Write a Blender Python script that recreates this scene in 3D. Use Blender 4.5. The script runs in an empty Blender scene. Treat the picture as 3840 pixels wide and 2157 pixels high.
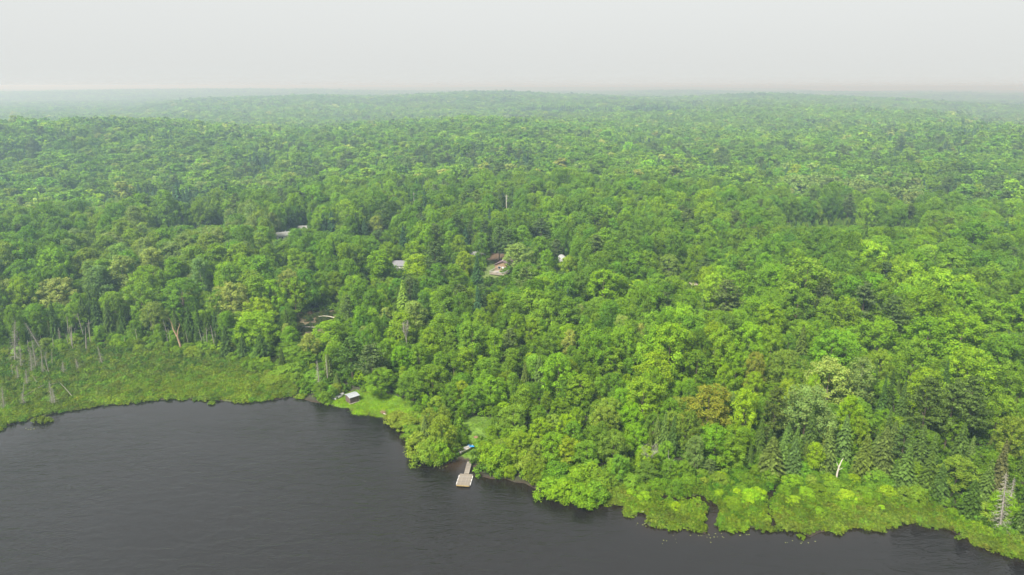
import bpy, math, random
import numpy as np
from mathutils import Vector, Matrix

random.seed(11)
R0 = np.random.default_rng(11)
D2R = math.radians
sc = bpy.context.scene
col = sc.collection

# ------------------------------------------------------------------ camera
CAM_Z = 85.0                       # drone height above the lake
F = 2560.0                         # focal length in photo pixels (24 mm on 36 mm)
PITCH = math.atan((1078.5 - 322.0) / F)
cd = bpy.data.cameras.new("camera"); cd.lens = 24.0; cd.sensor_width = 36.0
cd.clip_start = 0.5; cd.clip_end = 40000.0
cam = bpy.data.objects.new("camera", cd); col.objects.link(cam)
cam.location = (0, 0, CAM_Z); cam.rotation_euler = (math.pi / 2 - PITCH, 0, 0)
sc.camera = cam

# ------------------------------------------------------------------ sky, sun, exposure
SUN_EL, SUN_AZ = 52.0, -140.0      # azimuth from +Y towards +X: behind the camera, a little left
w = bpy.data.worlds.new("World"); sc.world = w; w.use_nodes = True
nt = w.node_tree; nt.nodes.clear()
sky = nt.nodes.new("ShaderNodeTexSky"); sky.sky_type = 'NISHITA'; sky.sun_disc = False
sky.sun_elevation = D2R(SUN_EL); sky.sun_rotation = D2R(SUN_AZ)
sky.air_density = 1.0; sky.dust_density = 8.0; sky.ozone_density = 1.0; sky.altitude = 300
hs = nt.nodes.new("ShaderNodeHueSaturation"); hs.inputs["Saturation"].default_value = 0.12
mx = nt.nodes.new("ShaderNodeMixRGB"); mx.inputs[0].default_value = 0.86
mx.inputs[2].default_value = (3.80, 3.92, 3.86, 1)       # the even smoky overcast over the clear sky
bg = nt.nodes.new("ShaderNodeBackground"); bg.inputs[1].default_value = 0.05
wo = nt.nodes.new("ShaderNodeOutputWorld")
nt.links.new(sky.outputs[0], hs.inputs["Color"]); nt.links.new(hs.outputs[0], mx.inputs[1])
nt.links.new(mx.outputs[0], bg.inputs[0]); nt.links.new(bg.outputs[0], wo.inputs[0])

sl = bpy.data.lights.new("sun", 'SUN'); sl.energy = 2.4; sl.angle = D2R(16); sl.color = (1.0, 0.96, 0.88)
so = bpy.data.objects.new("sun", sl); col.objects.link(so)
az = D2R(SUN_AZ); el = D2R(SUN_EL)
sdir = Vector((math.sin(az) * math.cos(el), math.cos(az) * math.cos(el), math.sin(el)))
so.rotation_euler = sdir.to_track_quat('Z', 'Y').to_euler(); so.location = sdir * 300

sc.view_settings.view_transform = 'Standard'; sc.view_settings.look = 'None'
sc.view_settings.exposure = 2.15; sc.view_settings.gamma = 1.0
sc.view_settings.use_curve_mapping = False
HAZE_DENSITY = 0.00055
cy = sc.cycles
cy.use_denoising = True
try: cy.denoising_prefilter = 'ACCURATE'; cy.denoising_input_passes = 'RGB_ALBEDO_NORMAL'
except Exception: pass
try: cy.denoiser = 'OPENIMAGEDENOISE'
except Exception: pass
cy.use_adaptive_sampling = False
cy.max_bounces = 6; cy.diffuse_bounces = 4; cy.glossy_bounces = 2; cy.transmission_bounces = 3
cy.transparent_max_bounces = 4; cy.volume_bounces = 0
cy.caustics_reflective = False; cy.caustics_refractive = False

# ------------------------------------------------------------------ pixel <-> world
CP, SP = math.cos(PITCH), math.sin(PITCH)
def ray(u, v):
    a = (u - 1920.0) / F; b = -(v - 1078.5) / F
    return np.array([a, CP + b * SP, -SP + b * CP])
def at_z(u, v, z=0.0):
    d = ray(u, v); t = (z - CAM_Z) / d[2]
    return np.array([d[0] * t, d[1] * t, z])
def project(P):
    P = np.asarray(P, float); r = P - np.array([0, 0, CAM_Z])
    dep = r[..., 1] * CP - r[..., 2] * SP
    up = r[..., 1] * SP + r[..., 2] * CP
    return 1920 + F * r[..., 0] / dep, 1078.5 - F * up / dep, dep

# ------------------------------------------------------------------ noise
def _hash(ix, iy, seed):
    n = (ix.astype(np.int64) * 374761393 + iy.astype(np.int64) * 668265263 + seed * 974711) & 0x7fffffff
    n = ((n ^ (n >> 13)) * 1274126177) & 0x7fffffff
    n = (n ^ (n >> 16)) & 0xffff
    return n / 65535.0
def vnoise(x, y, seed=0):
    x = np.asarray(x, float); y = np.asarray(y, float)
    ix = np.floor(x); iy = np.floor(y); fx = x - ix; fy = y - iy
    fx = fx * fx * (3 - 2 * fx); fy = fy * fy * (3 - 2 * fy)
    ix = ix.astype(np.int64); iy = iy.astype(np.int64)
    a = _hash(ix, iy, seed); b = _hash(ix + 1, iy, seed); c = _hash(ix, iy + 1, seed); d = _hash(ix + 1, iy + 1, seed)
    return (a * (1 - fx) + b * fx) * (1 - fy) + (c * (1 - fx) + d * fx) * fy      # 0..1
def fbm(x, y, seed=0, o=3):
    s = 0; a = 0.5; t = 0
    for k in range(o):
        s = s + a * vnoise(x * 2 ** k, y * 2 ** k, seed + k * 17); t += a; a *= 0.5
    return s / t

# ------------------------------------------------------------------ shoreline
SHORE_PX = [(-900, 1790), (-500, 1720), (-200, 1655), (0, 1617), (31, 1596), (98, 1578), (130, 1570), (207, 1549), (290, 1539),
 (389, 1521), (456, 1516), (570, 1503), (674, 1495), (767, 1500), (907, 1510), (1010, 1503), (1078, 1492), (1109, 1486), (1166, 1508),
 (1233, 1518), (1276, 1530), (1308, 1531), (1323, 1550), (1384, 1553), (1400, 1562), (1443, 1569), (1461, 1582), (1480, 1596),
 (1512, 1606), (1516, 1644), (1538, 1674), (1568, 1697), (1603, 1716), (1628, 1726), (1672, 1738), (1702, 1733), (1727, 1722),
 (1752, 1728), (1772, 1745), (1785, 1783), (1807, 1788), (1846, 1798), (1896, 1796), (1931, 1810), (1966, 1813), (1995, 1828),
 (2030, 1846), (2075, 1866), (2150, 1889), (2214, 1902), (2239, 1900), (2264, 1888), (2284, 1895), (2338, 1897), (2353, 1930),
 (2388, 1938), (2393, 1926), (2409, 1923), (2432, 1937), (2420, 1960), (2437, 1977), (2486, 1977), (2497, 1968), (2520, 1988),
 (2541, 1990), (2558, 1976), (2589, 1980), (2623, 1991), (2643, 2003), (2659, 1998), (2676, 1975), (2694, 1977), (2729, 1994), (2769, 1982),
 (2838, 1979), (2883, 1987), (2915, 1970), (2948, 1977), (2997, 1992), (3037, 2015), (3077, 1997), (3146, 1992), (3226, 1979),
 (3290, 1990), (3325, 1972), (3434, 1957), (3479, 1975), (3554, 1977), (3574, 1997), (3608, 2012), (3653, 2037), (3713, 2061),
 (3767, 2081), (3807, 2091), (3840, 2095), (4100, 2130), (4500, 2160)]
shore = np.array([at_z(u, v, 0.0)[:2] for u, v in SHORE_PX])
poly_land = np.vstack([shore, [[900, shore[-1][1] - 10], [900, 3000], [-900, 3000], [-900, shore[0][1] - 20]]])
CHANNELS_PX = [[(2672, 1990), (2668, 1955), (2676, 1925), (2660, 1893), (2626, 1873), (2587, 1877), (2533, 1886), (2494, 1872)],
               [(2905, 1975), (2888, 1945), (2878, 1888), (2895, 1850), (2918, 1820)],
               [(1109, 1495), (1128, 1462), (1122, 1432), (1100, 1428)]]
channels = [np.array([at_z(u, v, 0)[:2] for u, v in c]) for c in CHANNELS_PX]
def seg_dist(x, y, P, closed=False):
    Q = np.vstack([P, P[:1]]) if closed else P
    best = np.full(x.shape, 1e18)
    for i in range(len(Q) - 1):
        ax, ay = Q[i]; bx, by = Q[i + 1]; dx, dy = bx - ax, by - ay
        t = np.clip(((x - ax) * dx + (y - ay) * dy) / (dx * dx + dy * dy + 1e-9), 0, 1)
        d = (x - ax - t * dx) ** 2 + (y - ay - t * dy) ** 2
        best = np.minimum(best, d)
    return np.sqrt(best)
def inside(x, y, P):
    r = np.zeros(x.shape, bool); n = len(P); j = n - 1
    for i in range(n):
        xi, yi = P[i]; xj, yj = P[j]
        c = ((yi > y) != (yj > y)) & (x < (xj - xi) * (y - yi) / (yj - yi + 1e-12) + xi)
        r ^= c; j = i
    return r
def shore_sd(x, y):
    x = np.atleast_1d(np.asarray(x, float)); y = np.atleast_1d(np.asarray(y, float))
    out = np.where(y > 0, 500.0, -500.0) * np.ones(x.shape)
    near = (np.abs(x) < 880) & (y < 700) & (y > -300)
    if near.any():
        xx, yy = x[near], y[near]
        d = seg_dist(xx, yy, shore)
        s = np.where(inside(xx, yy, poly_land), d, -d)
        out[near] = s
    side = (np.abs(x) >= 880) & (y < 700)
    out[side] = np.clip(y[side] - 150, -500, 500)
    return out
def chan_dist(x, y):
    d = np.full(np.shape(x), 1e9)
    for c, off in zip(channels, (.25, -.35, -.3)): d = np.minimum(d, np.maximum(0, seg_dist(x, y, c) - off))
    return d

# ------------------------------------------------------------------ terrain height
def smooth_interp(t, xs, ys):
    return np.interp(t, xs, ys)
def crest_z(us, vs, Dist):
    out = []
    for u, v in zip(us, vs):
        d = ray(u, v); out.append(CAM_Z + Dist * d[2] / math.hypot(d[0], d[1]))
    return np.array(out)
TH = 16.0
A_PX = [(-1500, 455), (0, 458), (300, 456), (620, 457), (770, 468), (1000, 488), (1200, 497), (1487, 475), (1746, 459), (1900, 458), (2050, 470), (2400, 500), (3000, 505), (3500, 490), (5300, 480)]
B_PX = [(-1500, 450), (0, 445), (389, 428), (596, 402), (777, 372), (984, 361), (1280, 357), (1487, 360), (1746, 350), (1902, 349), (2109, 362), (2560, 366), (2850, 362), (3285, 376), (3600, 398), (3840, 410), (5300, 410)]
C_PX = [(-1500, 350), (0, 350), (362, 340), (829, 335), (1280, 337), (1500, 342), (2000, 346), (2560, 340), (2974, 346), (3840, 356), (5300, 356)]
E_PX = [(-1500, 338), (0, 338), (400, 334), (1280, 330), (2000, 328), (2560, 329), (2900, 333), (3078, 346), (3337, 338), (3700, 340), (3840, 348), (5300, 345)]
def _cr(PX, Dist):
    us = [p[0] for p in PX]; return us, crest_z(us, [p[1] for p in PX], Dist) - TH
uA, zA = _cr(A_PX, 900); uB, zB = _cr(B_PX, 2500); uC, zC = _cr(C_PX, 5000); uE, zE = _cr(E_PX, 8400)
KD = np.array([540.0, 900.0, 1350.0, 2500.0, 3500.0, 5000.0, 6500.0, 8400.0, 10500.0, 15000.0])
def height(x, y, sd=None):
    x = np.atleast_1d(np.asarray(x, float)); y = np.atleast_1d(np.asarray(y, float))
    if sd is None: sd = shore_sd(x, y)
    D = np.hypot(x, y); yy = np.maximum(y, 30.0)
    u = np.clip(1920 + F * x / yy / 1.02, -1500, 5300)
    marsh = np.interp(x, [-200, -70, -52, -45, 5, 15, 30, 45, 90, 120], [48, 44, 22, 2, 1, 3, 10, 14, 10, 4])
    s = np.maximum(0, sd - marsh)
    hn = 0.22 * np.clip(sd, 0, 1.2) / 1.2 + 15.0 * (1 - np.exp(-s / 130.0)) + (fbm(x / 55, y / 55, 3) - 0.5) * 4.5 * np.clip(s / 50, 0, 1)
    hn = np.where(sd < 0, np.maximum(-3.0, sd * 0.35), hn)
    cdist = chan_dist(x, y) if (np.min(D) < 400) else np.full(x.shape, 1e9)
    hn = np.where((sd > 0) & (cdist < 1.6), np.minimum(hn, -0.35 + 0.35 * np.clip((cdist - 0.8) / 0.8, 0, 1) * 1.6), hn)
    a = np.interp(u, uA, zA); b = np.interp(u, uB, zB); c = np.interp(u, uC, zC); e = np.interp(u, uE, zE)
    n5 = np.interp(u, [-1500, 900, 1400, 2200, 2800, 3500, 5300], [0, 0, 9, 13, 6, 6, 10])
    v1 = np.where(u < 1900, 2.0, np.interp(u, [1900, 2500], [2.0, 18.0]))
    v1 = np.minimum(v1, np.minimum(a, b) + 2)
    prof = [n5, a, v1, b, np.minimum(10, b), c, np.minimum(25, c), e, e - 12, 0 * e + 68]
    hf = np.array(prof[0])
    for i in range(len(KD) - 1):
        t = np.clip((D - KD[i]) / (KD[i + 1] - KD[i]), 0, 1); t = t * t * (3 - 2 * t)
        hf = np.where(D > KD[i], prof[i] * (1 - t) + prof[i + 1] * t, hf)
    hf = np.maximum(hf, 2.0)
    hf = hf + (fbm(x / 160, y / 160, 9) ) * 7 * np.clip((D - 500) / 300, 0, 1) - 2 * np.clip((D - 500) / 300, 0, 1)
    hf = np.maximum(hf + (fbm(x / 520, y / 300, 15) - 0.5) * np.interp(u, [1500, 2100], [14, 30]) * np.clip((D - 950) / 500, 0, 1) * np.clip((7000 - D) / 3000, .25, 1), 1.0)
    k = np.clip((D - 330) / 170, 0, 1); k = k * k * (3 - 2 * k)
    return np.where(sd > 0, hn * (1 - k) + hf * k, hn)
def h1(x, y): return float(height(x, y)[0])
def ground_at(u, v, lift=0.0):
    """point where the sight line meets the terrain raised by lift"""
    d = ray(u, v); t0 = 60.0; prev = t0
    ts = np.concatenate([np.arange(90, 700, 1.0), np.arange(700, 6000, 6.0)])
    P = d[None, :] * ts[:, None]; z = CAM_Z + P[:, 2]
    hh = np.maximum(height(P[:, 0], P[:, 1]), 0) + lift
    k = np.argmax(z < hh)
    if not (z < hh).any(): k = len(ts) - 1
    p = P[k]; return np.array([p[0], p[1], max(h1(p[0], p[1]), 0.0)])

# ------------------------------------------------------------------ materials
def mat(name, rgb=(0.5, 0.5, 0.5), rough=0.8, metal=0.0, noise=0.0, scale=3.0, detail=4.0, bump=0.0):
    m = bpy.data.materials.new(name); m.use_nodes = True
    n = m.node_tree; b = n.nodes["Principled BSDF"]
    b.inputs["Base Color"].default_value = (*rgb, 1); b.inputs["Roughness"].default_value = rough
    b.inputs["Metallic"].default_value = metal
    if noise or bump:
        tc = n.nodes.new("ShaderNodeTexCoord"); tx = n.nodes.new("ShaderNodeTexNoise")
        tx.inputs["Scale"].default_value = scale; tx.inputs["Detail"].default_value = detail
        n.links.new(tc.outputs["Object"], tx.inputs["Vector"])
        if noise:
            r = n.nodes.new("ShaderNodeValToRGB")
            lo = tuple(max(0, c * (1 - noise)) for c in rgb); hi = tuple(min(1, c * (1 + noise)) for c in rgb)
            r.color_ramp.elements[0].color = (*lo, 1); r.color_ramp.elements[1].color = (*hi, 1)
            r.color_ramp.elements[0].position = 0.3; r.color_ramp.elements[1].position = 0.7
            n.links.new(tx.outputs["Fac"], r.inputs[0]); n.links.new(r.outputs[0], b.inputs["Base Color"])
        if bump:
            bp = n.nodes.new("ShaderNodeBump"); bp.inputs["Strength"].default_value = bump; bp.inputs["Distance"].default_value = 0.05
            n.links.new(tx.outputs["Fac"], bp.inputs["Height"]); n.links.new(bp.outputs[0], b.inputs["Normal"])
    return m
def leaf_mat(name, transl=0.35, tscale=(1.15, 1.1, 0.6)):
    """leaf colour = the tree's own tint x the leaf's own variation"""
    m = bpy.data.materials.new(name); m.use_nodes = True; n = m.node_tree; n.nodes.clear()
    at = n.nodes.new("ShaderNodeAttribute"); at.attribute_type = 'INSTANCER'; at.attribute_name = "tint"
    av = n.nodes.new("ShaderNodeAttribute"); av.attribute_type = 'GEOMETRY'; av.attribute_name = "leaf"
    mu = n.nodes.new("ShaderNodeMixRGB"); mu.blend_type = 'MULTIPLY'; mu.inputs[0].default_value = 1.0
    n.links.new(at.outputs["Color"], mu.inputs[1]); n.links.new(av.outputs["Color"], mu.inputs[2])
    df = n.nodes.new("ShaderNodeBsdfDiffuse"); tr = n.nodes.new("ShaderNodeBsdfTranslucent")
    m2 = n.nodes.new("ShaderNodeMixRGB"); m2.blend_type = 'MULTIPLY'; m2.inputs[0].default_value = 1.0
    m2.inputs[2].default_value = (*tscale, 1)
    n.links.new(mu.outputs[0], m2.inputs[1]); n.links.new(mu.outputs[0], df.inputs[0]); n.links.new(m2.outputs[0], tr.inputs[0])
    ms = n.nodes.new("ShaderNodeMixShader"); ms.inputs[0].default_value = transl
    o = n.nodes.new("ShaderNodeOutputMaterial")
    n.links.new(df.outputs[0], ms.inputs[1]); n.links.new(tr.outputs[0], ms.inputs[2]); n.links.new(ms.outputs[0], o.inputs[0])
    return m
M = {}
M['leaf'] = leaf_mat("leaf", 0.42); M['needle'] = leaf_mat("needle", 0.12, (1.1, 1.1, 0.8))
M['bark'] = mat("bark", (0.11, 0.085, 0.062), 0.9, noise=0.45, scale=6)
M['birch_bark'] = mat("birch_bark", (0.38, 0.36, 0.31), 0.8, noise=0.4, scale=3)
M['dead_wood'] = mat("dead_wood", (0.225, 0.21, 0.18), 0.9, noise=0.3, scale=4)
M['brown_wood'] = mat("brown_wood", (0.30, 0.20, 0.13), 0.9, noise=0.35, scale=4)
M['pale_log'] = mat("pale_log", (0.42, 0.39, 0.33), 0.8, noise=0.25, scale=3)
M['dock_wood'] = mat("dock_wood", (0.24, 0.21, 0.17), 0.85, noise=0.28, scale=5, bump=0.3)
M['dock_edge'] = mat("dock_edge", (0.30, 0.22, 0.08), 0.8, noise=0.25, scale=5)
M['dock_float'] = mat("dock_float", (0.45, 0.45, 0.44), 0.6, noise=0.1)
M['shed_wood'] = mat("shed_wood", (0.14, 0.075, 0.055), 0.9, noise=0.4, scale=4)
M['shed_roof'] = mat("shed_roof", (0.25, 0.27, 0.29), 0.5, noise=0.12, scale=2)
M['white_paint'] = mat("white_paint", (0.55, 0.55, 0.54), 0.6, noise=0.08, scale=2)
M['grey_paint'] = mat("grey_paint", (0.22, 0.22, 0.24), 0.7, noise=0.15, scale=2)
M['boat_alu'] = mat("boat_aluminium", (0.42, 0.40, 0.36), 0.5, 0.2, noise=0.12, scale=3)
M['boat_grey'] = mat("boat_grey", (0.30, 0.31, 0.32), 0.6, noise=0.2, scale=3)
M['blue'] = mat("blue_plastic", (0.02, 0.20, 0.46), 0.4, noise=0.1)
M['mauve'] = mat("mauve_steel_roof", (0.15, 0.105, 0.12), 0.55, noise=0.15, scale=1.5)
M['log_wall'] = mat("log_wall", (0.22, 0.15, 0.09), 0.9, noise=0.3, scale=3)
M['grey_roof'] = mat("grey_shingle", (0.15, 0.15, 0.165), 0.9, noise=0.2, scale=2)
M['pale_roof'] = mat("pale_shingle", (0.18, 0.19, 0.175), 0.85, noise=0.2, scale=1.5)
M['glass'] = mat("window_glass", (0.02, 0.025, 0.03), 0.08)
M['dark'] = mat("dark_metal", (0.03, 0.03, 0.03), 0.6)
M['red_clay'] = mat("fire_pit_stone", (0.22, 0.13, 0.085), 0.9, noise=0.25, scale=4)
M['cover'] = mat('shed_cover', (0.30, 0.31, 0.31), .7, noise=.12)
M['wire'] = mat("wire", (0.30, 0.31, 0.32), 0.5, 0.5)
M['pole'] = mat("pole_wood", (0.50, 0.48, 0.43), 0.9, noise=0.2)

# ------------------------------------------------------------------ mesh helpers
def link_mesh(name, me, parent=None, mats=None):
    o = bpy.data.objects.new(name, me); col.objects.link(o)
    if mats is not None and not me.materials:
        for m in (mats if isinstance(mats, (list, tuple)) else [mats]): me.materials.append(m)
    if parent is not None: o.parent = parent
    return o
def tag(o, label=None, cat=None, group=None, kind=None):
    if label: o['label'] = label
    if cat: o['category'] = cat
    if group: o['group'] = group
    if kind: o['kind'] = kind
    return o
def empty(name, loc, rz=0.0):
    o = bpy.data.objects.new(name, None); col.objects.link(o); o.location = loc; o.rotation_euler = (0, 0, rz)
    o.empty_display_size = 0.2
    return o
class MB:
    def __init__(s): s.v = []; s.f = []
    def box(s, c, d, rz=0.0, tilt=None):
        n = len(s.v); ca, sa = math.cos(rz), math.sin(rz)
        for k in range(8):
            x = (d[0] / 2) * (1 if k & 1 else -1); y = (d[1] / 2) * (1 if k & 2 else -1); z = (d[2] / 2) * (1 if k & 4 else -1)
            s.v.append((c[0] + ca * x - sa * y, c[1] + sa * x + ca * y, c[2] + z))
        s.f += [tuple(n + i for i in q) for q in ((0, 2, 3, 1), (4, 5, 7, 6), (0, 1, 5, 4), (2, 6, 7, 3), (0, 4, 6, 2), (1, 3, 7, 5))]
        return s
    def tube(s, pts, rads, k=6):
        pts = [Vector(p) for p in pts]; rows = []
        for i, p in enumerate(pts):
            t = (pts[min(i + 1, len(pts) - 1)] - pts[max(i - 1, 0)])
            if t.length < 1e-6: t = Vector((0, 0, 1))
            t.normalize(); a = t.orthogonal().normalized(); b = t.cross(a); row = []
            if i: # keep the frame steady
                pa = rows_a - t * rows_a.dot(t)
                if pa.length > 1e-4: a = pa.normalized(); b = t.cross(a)
            rows_a = a
            for j in range(k):
                q = 2 * math.pi * j / k
                s.v.append(tuple(p + (a * math.cos(q) + b * math.sin(q)) * rads[i])); row.append(len(s.v) - 1)
            rows.append(row)
        for i in range(len(rows) - 1):
            for j in range(k):
                s.f.append((rows[i][j], rows[i][(j + 1) % k], rows[i + 1][(j + 1) % k], rows[i + 1][j]))
        s.f.append(tuple(reversed(rows[0]))); s.f.append(tuple(rows[-1]))
        return s
    def poly(s, pts):
        n = len(s.v); s.v += [tuple(p) for p in pts]; s.f.append(tuple(range(n, n + len(pts)))); return s
    def slab(s, pts, th):
        """a flat polygon given thickness th along its normal (downwards)"""
        P = [Vector(p) for p in pts]; nrm = (P[1] - P[0]).cross(P[2] - P[0]).normalized()
        if nrm.z < 0: P.reverse(); nrm = -nrm
        n = len(s.v); k = len(P)
        s.v += [tuple(p) for p in P] + [tuple(p - nrm * th) for p in P]
        s.f.append(tuple(range(n, n + k))); s.f.append(tuple(reversed(range(n + k, n + 2 * k))))
        for i in range(k):
            j = (i + 1) % k; s.f.append((n + i, n + k + i, n + k + j, n + j))
        return s
    def mesh(s, name):
        me = bpy.data.meshes.new(name); me.from_pydata(s.v, [], s.f); me.update(); return me
    def build(s, name, m, parent=None, smooth=False):
        me = s.mesh(name); me.materials.append(m)
        if smooth: me.polygons.foreach_set("use_smooth", [True] * len(me.polygons))
        return link_mesh(name, me, parent)

# ------------------------------------------------------------------ ground sheet
az_in = np.linspace(-D2R(41), D2R(41), 430); az_out = np.linspace(D2R(41), D2R(88), 40)[1:]
AZ = np.concatenate([-az_out[::-1], az_in, az_out])
DR = [78.0]
while DR[-1] < 420: DR.append(DR[-1] * 1.0056)
while DR[-1] < 15000: DR.append(DR[-1] * 1.022)
DR = np.array(DR)
gx = np.outer(DR, np.sin(AZ)); gy = np.outer(DR, np.cos(AZ)); shp = gx.shape
gsd = shore_sd(gx.ravel(), gy.ravel()); gh = height(gx.ravel(), gy.ravel(), gsd)

def wpoly(px, z=None):
    return np.array([ground_at(u, v)[:2] for u, v in px])
LAWN_SHED = wpoly([(1245, 1505), (1300, 1476), (1420, 1474), (1500, 1487), (1560, 1508), (1620, 1530), (1575, 1560), (1500, 1590), (1440, 1575), (1330, 1556), (1262, 1532)])
LAWN_DOCK = wpoly([(1725, 1572), (1800, 1566), (1880, 1572), (1860, 1630), (1805, 1680), (1790, 1740), (1712, 1738), (1708, 1694), (1748, 1660), (1748, 1620)])
LAWN_COT = wpoly([(1808, 1048), (1826, 990), (1835, 958), (1900, 960), (1905, 1010), (1862, 1055)])
NEEDLES = wpoly([(1830, 972), (1838, 953), (1900, 953), (1900, 978), (1860, 985)])
BRUSH_CUT = wpoly([(1110, 1175), (1255, 1168), (1265, 1230), (1185, 1290), (1105, 1265)])
BANK = wpoly([(1018, 1350), (1062, 1338), (1078, 1362), (1010, 1408), (980, 1395)])
LAWN_EAST = wpoly([(2455, 1065), (2560, 1035), (2605, 1055), (2565, 1112), (2465, 1118)])
GAP_EAST = wpoly([(2950, 850), (3150, 838), (3430, 835), (3440, 868), (3200, 872), (2960, 875)])
GAP_WEST = wpoly([(560, 842), (760, 815), (840, 822), (800, 850), (640, 868), (560, 868)])
ROAD_CUT = wpoly([(1490, 790), (1900, 800), (2010, 812), (2010, 822), (1900, 812), (1490, 802)])
COVE = at_z(1715, 1738)[:2]
MARSH_L = wpoly([(-400, 1400), (0, 1330), (160, 1310), (310, 1290), (470, 1290), (680, 1312), (880, 1335), (960, 1365), (1060, 1400), (1120, 1440), (1140, 1500), (1000, 1560), (500, 1560), (0, 1680), (-400, 1760)])
MARSH_R = wpoly([(2270, 1845), (2480, 1820), (2700, 1792), (3000, 1785), (3200, 1815), (3350, 1850), (3480, 1890), (3580, 1930), (3700, 1990), (3860, 2040), (3900, 2160), (2900, 2120), (2230, 2020)])

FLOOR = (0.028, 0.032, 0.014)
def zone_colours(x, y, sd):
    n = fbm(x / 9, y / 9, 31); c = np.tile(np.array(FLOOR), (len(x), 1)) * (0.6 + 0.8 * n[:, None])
    jx = x + (fbm(x / 3, y / 3, 41) - 0.5) * 3; jy = y + (fbm(x / 3, y / 3, 43) - 0.5) * 3
    def put(P, rgb, var=0.3):
        k = inside(jx, jy, P); c[k] = np.array(rgb) * (1 - var + 2 * var * fbm(x[k] / 2.5, y[k] / 2.5, 51)[:, None])
    put(MARSH_L, (0.055, 0.075, 0.018)); put(MARSH_R, (0.055, 0.085, 0.016))
    put(LAWN_SHED, (0.10, 0.20, 0.016)); put(LAWN_DOCK, (0.085, 0.16, 0.014), 0.4)
    put(LAWN_COT, (0.085, 0.13, 0.025)); put(NEEDLES, (0.085, 0.055, 0.034)); put(LAWN_EAST, (0.035, 0.07, 0.016))
    put(BRUSH_CUT, (0.10, 0.082, 0.05), 0.4); put(BANK, (0.20, 0.12, 0.06), 0.3)
    put(GAP_EAST, (0.05, 0.06, 0.025)); put(GAP_WEST, (0.03, 0.04, 0.02)); put(ROAD_CUT, (0.10, 0.09, 0.06))
    w_ = (sd > -0.1) & (sd < 0.9) & (fbm(x / 4, y / 4, 61) > 0.45); c[w_] = (0.03, 0.022, 0.014)
    w_ = (sd <= 0); c[w_] = (0.03, 0.02, 0.012)
    return c
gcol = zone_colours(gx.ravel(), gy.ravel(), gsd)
nr, nc = shp
idx = np.arange(nr * nc).reshape(nr, nc)
quads = np.stack([idx[:-1, :-1], idx[:-1, 1:], idx[1:, 1:], idx[1:, :-1]], -1).reshape(-1, 4)[:, ::-1]
def np_mesh(name, V, Fq, attr=None, attr_name="leaf", face_attr=None, mats=(), mat_idx=None, smooth=False):
    me = bpy.data.meshes.new(name)
    V = np.asarray(V, np.float32); Fq = np.asarray(Fq, np.int32); k = Fq.shape[1]
    me.vertices.add(len(V)); me.vertices.foreach_set("co", V.ravel())
    me.loops.add(Fq.size); me.loops.foreach_set("vertex_index", Fq.ravel())
    me.polygons.add(len(Fq)); me.polygons.foreach_set("loop_start", np.arange(len(Fq), dtype=np.int32) * k)
    try: me.polygons.foreach_set("loop_total", np.full(len(Fq), k, np.int32))
    except Exception: pass
    for m in mats: me.materials.append(m)
    if mat_idx is not None: me.polygons.foreach_set("material_index", np.asarray(mat_idx, np.int32))
    if smooth: me.polygons.foreach_set("use_smooth", np.ones(len(Fq), bool))
    me.update(calc_edges=True)
    if attr is not None:
        a = me.attributes.new(attr_name, 'FLOAT_COLOR', 'POINT')
        a.data.foreach_set("color", np.hstack([attr, np.ones((len(attr), 1))]).astype(np.float32).ravel())
    if face_attr is not None:
        a = me.attributes.new(attr_name, 'FLOAT_COLOR', 'FACE')
        a.data.foreach_set("color", np.hstack([face_attr, np.ones((len(face_attr), 1))]).astype(np.float32).ravel())
    return me
gm = bpy.data.materials.new("ground"); gm.use_nodes = True; gn = gm.node_tree; gb = gn.nodes["Principled BSDF"]
gb.inputs["Roughness"].default_value = 0.95
ga = gn.nodes.new("ShaderNodeAttribute"); ga.attribute_name = "zone"
gt = gn.nodes.new("ShaderNodeTexNoise"); gt.inputs["Scale"].default_value = 1.6; gt.inputs["Detail"].default_value = 6
gtc = gn.nodes.new("ShaderNodeTexCoord"); gn.links.new(gtc.outputs["Object"], gt.inputs["Vector"])
gr = gn.nodes.new("ShaderNodeValToRGB"); gr.color_ramp.elements[0].position = 0.3; gr.color_ramp.elements[1].position = 0.72
gr.color_ramp.elements[0].color = (0.5, 0.5, 0.45, 1); gr.color_ramp.elements[1].color = (1.35, 1.3, 1.1, 1)
gx_ = gn.nodes.new("ShaderNodeMixRGB"); gx_.blend_type = 'MULTIPLY'; gx_.inputs[0].default_value = 1
gn.links.new(gt.outputs["Fac"], gr.inputs[0]); gn.links.new(ga.outputs["Color"], gx_.inputs[1]); gn.links.new(gr.outputs[0], gx_.inputs[2])
gn.links.new(gx_.outputs[0], gb.inputs["Base Color"])
gbp = gn.nodes.new("ShaderNodeBump"); gbp.inputs["Strength"].default_value = 0.6; gbp.inputs["Distance"].default_value = 0.15
gn.links.new(gt.outputs["Fac"], gbp.inputs["Height"]); gn.links.new(gbp.outputs[0], gb.inputs["Normal"])
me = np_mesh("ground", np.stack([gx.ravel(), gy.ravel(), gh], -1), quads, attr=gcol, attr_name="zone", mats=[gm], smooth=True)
tag(link_mesh("ground", me), "rolling forest floor with grassy clearings rising from the lake", kind='structure')

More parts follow.
